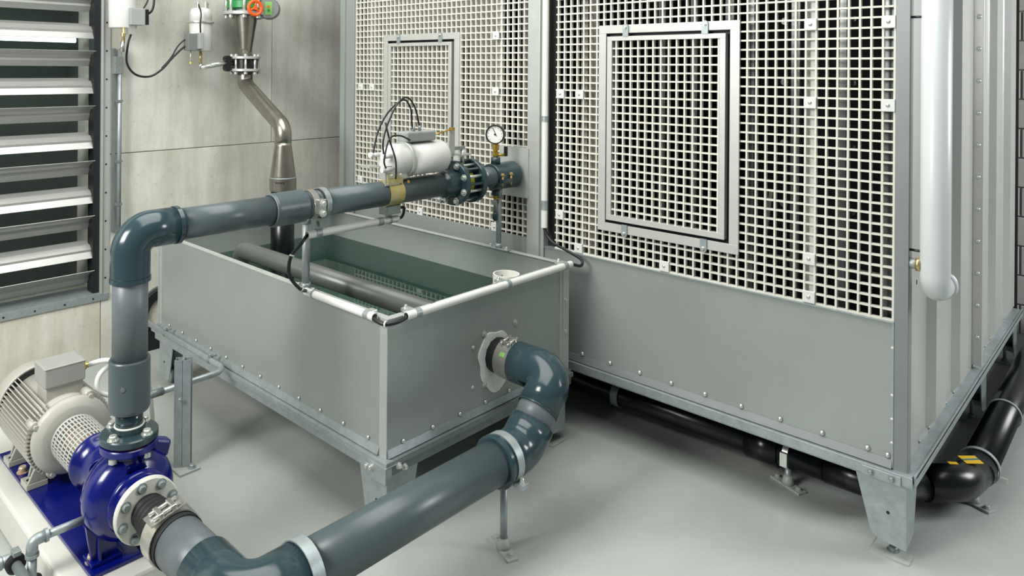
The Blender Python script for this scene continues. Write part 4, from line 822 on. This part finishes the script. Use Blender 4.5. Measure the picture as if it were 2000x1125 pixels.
# ================================================================ STAINLESS INLET PIPE
A0 = V((-2.2, -0.574, 0)); B0 = V((-1.62, -0.642, 0))
sp2 = thing('stainless_pipe', 'bent stainless steel pipe coming down the wall into the tank', 'pipe', (-1.9, -0.6, 1.1))
def at(p, z): return V((p.x, p.y, z))
b = MB(); b.tube(fillet([at(A0, 1.825), at(A0, 1.735), at(B0, 1.475), at(B0, 1.36)], [0.16, 0.15], 12), 0.052, 32); b.build('bent_tube', 'steel_tube', sp2)
MB().torus(at(A0, 1.762)+V((0.004, 0, -0.01)), Z, 0.0515, 0.002, 32).build('weld_bead', 'galv_dark', sp2)
MB().lathe(at(B0, 1.145), Z, [(0, 0.080), (0.03, 0.079), (0.215, 0.053), (0.235, 0.052)], 36).build('lower_cone', 'steel_tube', sp2)
MB().lathe(at(A0, 1.925), Z, [(0, 0.047), (0.05, 0.047), (0.27, 0.082), (0.29, 0.083)], 36).build('upper_cone', 'steel_tube', sp2)
for z in (1.820, 1.905): MB().ring(at(A0, z), Z, 0.018, 0.105, 0.045, 40, 0.002).build('flange', 'zinc_light', sp2)
for z in (2.205, 2.335): MB().ring(at(A0, z), Z, 0.022, 0.148, 0.06, 40, 0.002).build('flange', 'zinc_light', sp2)
rep(lambda m, p: m.cyl(p, p+Z*0.135, 0.0085, n=10).solid(p, Z, [(-0.002, 0.014), (0.012, 0.014)], 6).solid(p, Z, [(0.120, 0.014), (0.132, 0.014)], 6), 'stud_bolt', 'bolt', circ(at(A0, 1.803), Z, 0.088, 8, 0.3), sp2)
rep(lambda m, p: m.cyl(p, p+Z*0.19, 0.011, n=10).solid(p, Z, [(-0.002, 0.018), (0.016, 0.018)], 6), 'stud_bolt', 'bolt', circ(at(A0, 2.185), Z, 0.126, 8, 0.2), sp2)
ck = thing('pipe_coupling', 'short grey coupling band joining the stainless cone to the black pipe', 'coupling', at(B0, 1.08))
MB().ring(at(B0, 1.08), Z, 0.085, 0.084, 0.07, 40, 0.003).build('band', 'steel_tube', ck)
MB().torus(at(B0, 1.162), Z, 0.082, 0.004, 36).build('lip', 'galv', ck)
b = MB()
for k in range(5): g = math.radians(-62+8*k); d = V((math.cos(g), math.sin(g), 0)); b.obox(at(B0, 1.138)+d*0.0846, Z*0.005, d*0.0004, d.cross(Z)*0.004)
b.build('stencil_marks', 'ink', ck)
o = MB().cyl(at(B0, 0.36), at(B0, 1.085), 0.073, n=36).build('drop_pipe', 'pe_black'); tag(o, 'black pipe dropping from the stainless cone into the tank water', 'pipe')
# lower valve with wing lever
lvv = thing('wafer_valve', 'black wafer valve between bolted flanges on the stainless pipe', 'valve', at(A0, 1.838))
MB().ring(at(A0, 1.8385), Z, 0.066, 0.078, 0.045, 36).build('body', 'black_gloss', lvv)
MB().cyl(at(A0, 1.872)+V((0, -0.07, 0)), at(A0, 1.872)+V((0, -0.155, 0)), 0.016, n=14).build('shaft', 'black_gloss', lvv)
b = MB()
for s_ in (-1, 1): b.solid(at(A0, 1.872+s_*0.030)+V((0.0, -0.135, 0)), X, [(-0.018, 0.024), (0.018, 0.024)], 20)
b.box(A0.x-0.016, A0.x+0.016, A0.y-0.15, A0.y-0.12, 1.845, 1.90); b.build('cam', 'black_gloss', lvv, 0.003)
MB().cyl(at(A0, 1.872)+V((0, -0.15, 0)), at(A0, 1.872)+V((-0.02, -0.245, -0.008)), 0.013, n=12).build('lever_tube', 'bolt', lvv)
# upper green valve with orange hand wheel
gv = thing('gear_valve', 'green valve with orange hand wheel and grey gearbox on the stainless pipe', 'valve', at(A0, 2.227))
MB().ring(at(A0, 2.2275), Z, 0.107, 0.085, 0.06, 36).build('core', 'galv_dark', gv)
MB().ring(at(A0, 2.248), Z, 0.052, 0.124, 0.08, 40, 0.004).build('green_body', 'valve_green', gv)
gdir = V((0.75, 0.66, 0)).normalized()
MB().cyl(at(A0, 2.262)+gdir*0.09, at(A0, 2.262)+gdir*0.20, 0.022, n=16).build('neck', 'black_gloss', gv)
gx = V((0.8, -0.6, 0)).normalized(); gcn = at(A0, 2.250)+V((0.125, 0.108, 0))
MB().solid(gcn, gx, [(-0.04, 0.066), (-0.035, 0.074), (0.030, 0.074), (0.038, 0.066)], 36).build('gearbox', 'gear_grey', gv)
gs = gx.cross(Z).normalized()
b = MB(); b.obox(gcn+gx*0.0388, gs*0.024, gx*0.0012, Z*0.044); b.build('green_label', 'label_green', gv, 0.001)
MB().obox(gcn+gx*0.0404+Z*0.012, gs*0.009, gx*0.0006, Z*0.006).build('label_mark', 'orange', gv); MB().obox(gcn+gx*0.0404-Z*0.014, gs*0.008, gx*0.0006, Z*0.008).build('label_mark', 'valve_green', gv)
hw = at(A0, 2.242)+V((0.20, -0.045, 0)); ha = V((0.9, -0.05, 0)).normalized(); ha2 = (ha*0.5+V((0.35, -0.75, 0))).normalized()
hax = V((0.96, -0.1, 0)).normalized()
b = MB(); b.torus(hw, hax, 0.046, 0.012, 28, 10); hu, hv, _ = frame(hax)
for k in range(3): g = 2*PI*k/3+0.4; b.cyl(hw, hw+(hu*math.cos(g)+hv*math.sin(g))*0.044, 0.008, n=8)
b.cyl(hw-hax*0.012, hw+hax*0.012, 0.014, n=12); b.build('hand_wheel', 'orange', gv)
MB().cyl(hw-hax*0.015, hw-hax*0.06+V((0, 0.05, 0)), 0.010, n=10).build('wheel_shaft', 'black_gloss', gv)

# ================================================================ CONDUITS AND CABLES ON THE TANK
def conduit(label, p0, p1, r=0.0165, bands=(), n=18):
    p0, p1 = V(p0), V(p1); d = (p1-p0).normalized(); L = (p1-p0).length
    c = thing('cable_conduit', label, 'conduit', p0-Z*r)
    MB().ring(p0, d, L, r, r-0.003, 24).build('tube', 'conduit', c)
    for t_, wdt in bands: MB().ring(p0+d*(t_-wdt/2), d, wdt, r+0.0022, r, 24).build('saddle_band', 'galv', c)
    return c
zc = KZ1+0.006
c = conduit('white conduit clipped along the near side rim of the tank', (-0.345, KY0-0.022, zc), (0.118, KY0-0.022, zc), bands=((0.42, 0.026), (0.06, 0.01)))
MB().box(0.05, 0.085, KY0-0.02, KY0+0.02, zc, zc+0.013).build('saddle_clip', 'bolt', c, 0.002)
c = conduit('long white conduit clipped along the end rim of the tank', (KX1+0.022, KY0+0.075, zc), (KX1+0.022, KY1-0.012, zc), bands=((0.06, 0.028), (0.62, 0.024), (1.06, 0.03)))
rep(lambda m, p: m.box(p.x-0.03, p.x+0.018, p.y-0.018, p.y+0.018, p.z-0.003, p.z+0.009).hexbolt(p+V((-0.02, 0, 0.009)), Z, 0.007, 0.008), 'saddle_clip', 'bolt', [(KX1+0.002, y, zc+0.008) for y in (KY0+0.11, KY0+0.68, KY1-0.06)], c)
c = conduit('short white conduit hung below the crossing pipe', (DX, -1.405, 1.143), (DX, -0.895, 1.143), bands=((0.055, 0.03), (0.40, 0.03), (0.46, 0.012)))
rep(lambda m, p: m.box(p.x-0.006, p.x+0.006, p.y-0.016, p.y+0.016, p.z, p.z+0.035), 'hanger', 'bolt_dull', [(DX, -1.345, 1.158), (DX, -0.95, 1.158)], c)
conduit('upright white conduit fixed on the tower post between the grids', (-0.058, -0.028, 1.005), (-0.058, -0.028, 2.80), 0.017, bands=((0.12, 0.05), (0.58, 0.03)))
cable([(-0.02+DX, -1.39, 1.140), (DX+0.0, -1.43, 1.115), (DX-0.03, -1.465, 1.055), (DX-0.03, -1.47, 0.98), (DX-0.03, -1.42, 0.915), (-0.335, KY0-0.022, zc+0.002)], 0.0075, 'black cable bowing down beside the slim post to the near rim conduit')
cable([(0.10, KY0-0.022, zc), (0.135, KY0-0.030, zc-0.006), (0.180, KY0-0.020, zc-0.012), (KX1+0.030, KY0+0.03, zc-0.008), (KX1+0.022, KY0+0.09, zc)], 0.0085, 'black cable bridging the two rim conduits at the near tank corner')
cable([(-0.058, -0.028, 1.03), (-0.050, -0.03, 0.985), (0.0, -0.03, 0.935), (0.10, -0.04, 0.910), (0.19, -0.05, 0.885), (0.21, -0.08, 0.862), (0.195, -0.14, zc)], 0.0075, 'black cable sagging from the tower post conduit to the end rim conduit')
cable([(DX, -0.90, 1.143), (DX+0.01, -0.875, 1.15), (DX+0.02, -0.87, 1.19), (DX+0.01, -0.885, DZ-0.075)], 0.007, 'short black cable rising from the hung conduit behind the yellowish strap')
def tie(p, axis, r): return tag(MB().ring(V(p)-V(axis)*0.003, axis, 0.006, r+0.003, r, 16).build('cable_tie', 'pad_white'), 'x', 'cable tie')
tie((DX-0.026, -1.462, 1.063), (0, 0.35, 1), 0.0078)['label'] = 'small white cable tie high on the cable beside the slim post'
tie((DX-0.035, -1.405, 0.908), (0.1, 1, -0.8), 0.0078)['label'] = 'small white cable tie low on the cable above the near rim conduit'
tie((0.180, KY0-0.020, zc-0.012), (1, 0.35, 0), 0.009)['label'] = 'small white cable tie on the cable at the near tank corner'

# ================================================================ STRUT AND CONDUIT IN FRONT OF THE TANK
su = thing('strut_post', 'upright galvanised double channel strut bolted to the floor by the tank', 'strut', (-0.888, -1.624, 0))
sx_, sy_ = -0.912, -1.632
ex = V((0.6, 0.8, 0)).normalized(); ey = V((-0.8, 0.6, 0)).normalized()     # strut turned on its foot
for s_ in (-1, 1):
    c0 = V((sx_, sy_, 0.255))+ex*(s_*0.0185)
    b = MB(); b.obox(c0-ex*(s_*0.016), ex*0.0018, ey*0.021, Z*0.245).obox(c0+ey*0.0195, ex*0.017, ey*0.0018, Z*0.245).obox(c0-ey*0.0195, ex*0.017, ey*0.0018, Z*0.245).obox(c0+ex*(s_*0.016)+ey*0.0155, ex*0.0018, ey*0.006, Z*0.245).obox(c0+ex*(s_*0.016)-ey*0.0155, ex*0.0018, ey*0.006, Z*0.245); b.build('channel', 'galv', su)
MB().box(sx_-0.06, sx_+0.075, sy_-0.05, sy_+0.05, 0.0, 0.010).build('foot_plate', 'floor', su, 0.002)
rep(lambda m, p: m.hexbolt(p, Z, 0.014, 0.014), 'anchor_bolt', 'galv', [(sx_+0.05, sy_+0.02, 0.010)], su)
MB().hexbolt((sx_+0.03, sy_-0.03, 0.33), (0.8, -0.6, 0), 0.008, 0.007).build('channel_bolt', 'galv', su)
gc2 = thing('floor_conduit', 'galvanised conduit along the tank base bending toward the pump', 'conduit', (-1.4, -1.5, 0.34))
MB().tube(fillet([(-2.1, KY0-0.065, 0.378), (-0.945, KY0-0.065, 0.372), (-0.945, -1.725, 0.366)], 0.07, 8), 0.0145, 16).build('tube', 'galv', gc2)
MB().cyl((-0.945, -1.715, 0.366), (-0.945, -1.785, 0.366), 0.0175, n=16).build('coupling', 'galv_dark', gc2)
MB().cyl((-0.945, -1.785, 0.366), (-0.945, -1.815, 0.366), 0.0125, n=16).build('spout', 'white_paint', gc2)
rep(lambda m, p: m.ring(p-X*0.008, X, 0.016, 0.0175, 0.0145, 16).box(p.x-0.008, p.x+0.008, p.y, p.y+0.035, p.z+0.012, p.z+0.02).hexbolt(p+V((0, 0.0, 0.016)), Z, 0.008, 0.010), 'pipe_clip', 'bolt_dull', [(-1.62, KY0-0.065, 0.376), (-1.11, KY0-0.065, 0.373)], gc2)
# black ring of a wall penetration low behind the tank
wr = thing('wall_seal_ring', 'black rubber ring of a wall pipe opening low behind the tank end', 'seal', (W, -1.02, 0.06))
MB().ring((W, -1.035, 0.215), X, 0.03, 0.175, 0.115, 44, 0.004).build('ring', 'rubber', wr); MB().ring((W, -1.035, 0.215), X, 0.012, 0.188, 0.176, 44).build('outer_ring', 'galv_dark', wr)
MB().solid((W, -1.035, 0.215), X, [(0, 0.115), (0.01, 0.115)], 40).build('grout_core', 'concrete_low', wr)
MB().box(W+0.001, W+0.05, -1.20, -0.90, 0.0, 0.12).build('lower_block', 'rubber', wr)

# ================================================================ GALVANISED DRAIN AT THE PUMP
gd2 = thing('pump_drain_line', 'small galvanised drain pipe turning down in front of the plinth', 'pipe', (-0.35, -2.43, 0.0))
gz = 0.275
MB().cyl((-0.352, -2.24, gz), (-0.352, -2.405, gz), 0.0135, n=18).build('pipe', 'galv', gd2)
MB().tube(fillet([(-0.352, -2.385, gz), (-0.352, -2.428, gz), (-0.352, -2.428, gz-0.045)], 0.024, 8), 0.0185, 20).build('elbow', 'galv', gd2)
b = MB(); b.ring((-0.352, -2.390, gz), Y, 0.010, 0.0215, 0.013, 20).ring((-0.352, -2.428, gz-0.052), Z, 0.010, 0.0215, 0.013, 20); b.build('elbow_bead', 'galv', gd2)
MB().cyl((-0.352, -2.428, 0.02), (-0.352, -2.428, gz-0.045), 0.0145, n=18).build('down_pipe', 'galv', gd2)
MB().cyl((-0.352, -2.428, 0.128), (-0.352, -2.428, 0.150), 0.030, n=20).build('union', 'rubber', gd2)
g2 = thing('drain_valve', 'small black union valve on galvanised pipe at the lower left edge', 'valve', (-0.38, -2.50, 0.18))
MB().cyl((-0.425, -2.70, 0.200), (-0.425, -2.485, 0.200), 0.015, n=16).build('feed_pipe', 'galv', g2)
MB().tube(fillet([(-0.425, -2.50, 0.200), (-0.425, -2.467, 0.200), (-0.385, -2.467, 0.200)], 0.022, 6), 0.019, 18).build('feed_elbow', 'galv', g2)
MB().ring((-0.425, -2.510, 0.200), Y, 0.010, 0.022, 0.014, 18).build('elbow_bead', 'galv', g2)
MB().solid((-0.390, -2.467, 0.200), X, [(-0.012, 0.024), (-0.008, 0.031), (0.010, 0.031), (0.014, 0.025)], 24).build('black_union', 'rubber', g2)
MB().cyl((-0.390, -2.467, 0.200), (-0.10, -2.467, 0.198), 0.016, n=16).build('tail_pipe', 'galv_dark', g2)
MB().obox((-0.392, -2.465, 0.236), (0.018, 0, 0), (0, 0.012, 0), (0, 0, 0.008)).build('handle', 'bolt_dull', g2, 0.002)
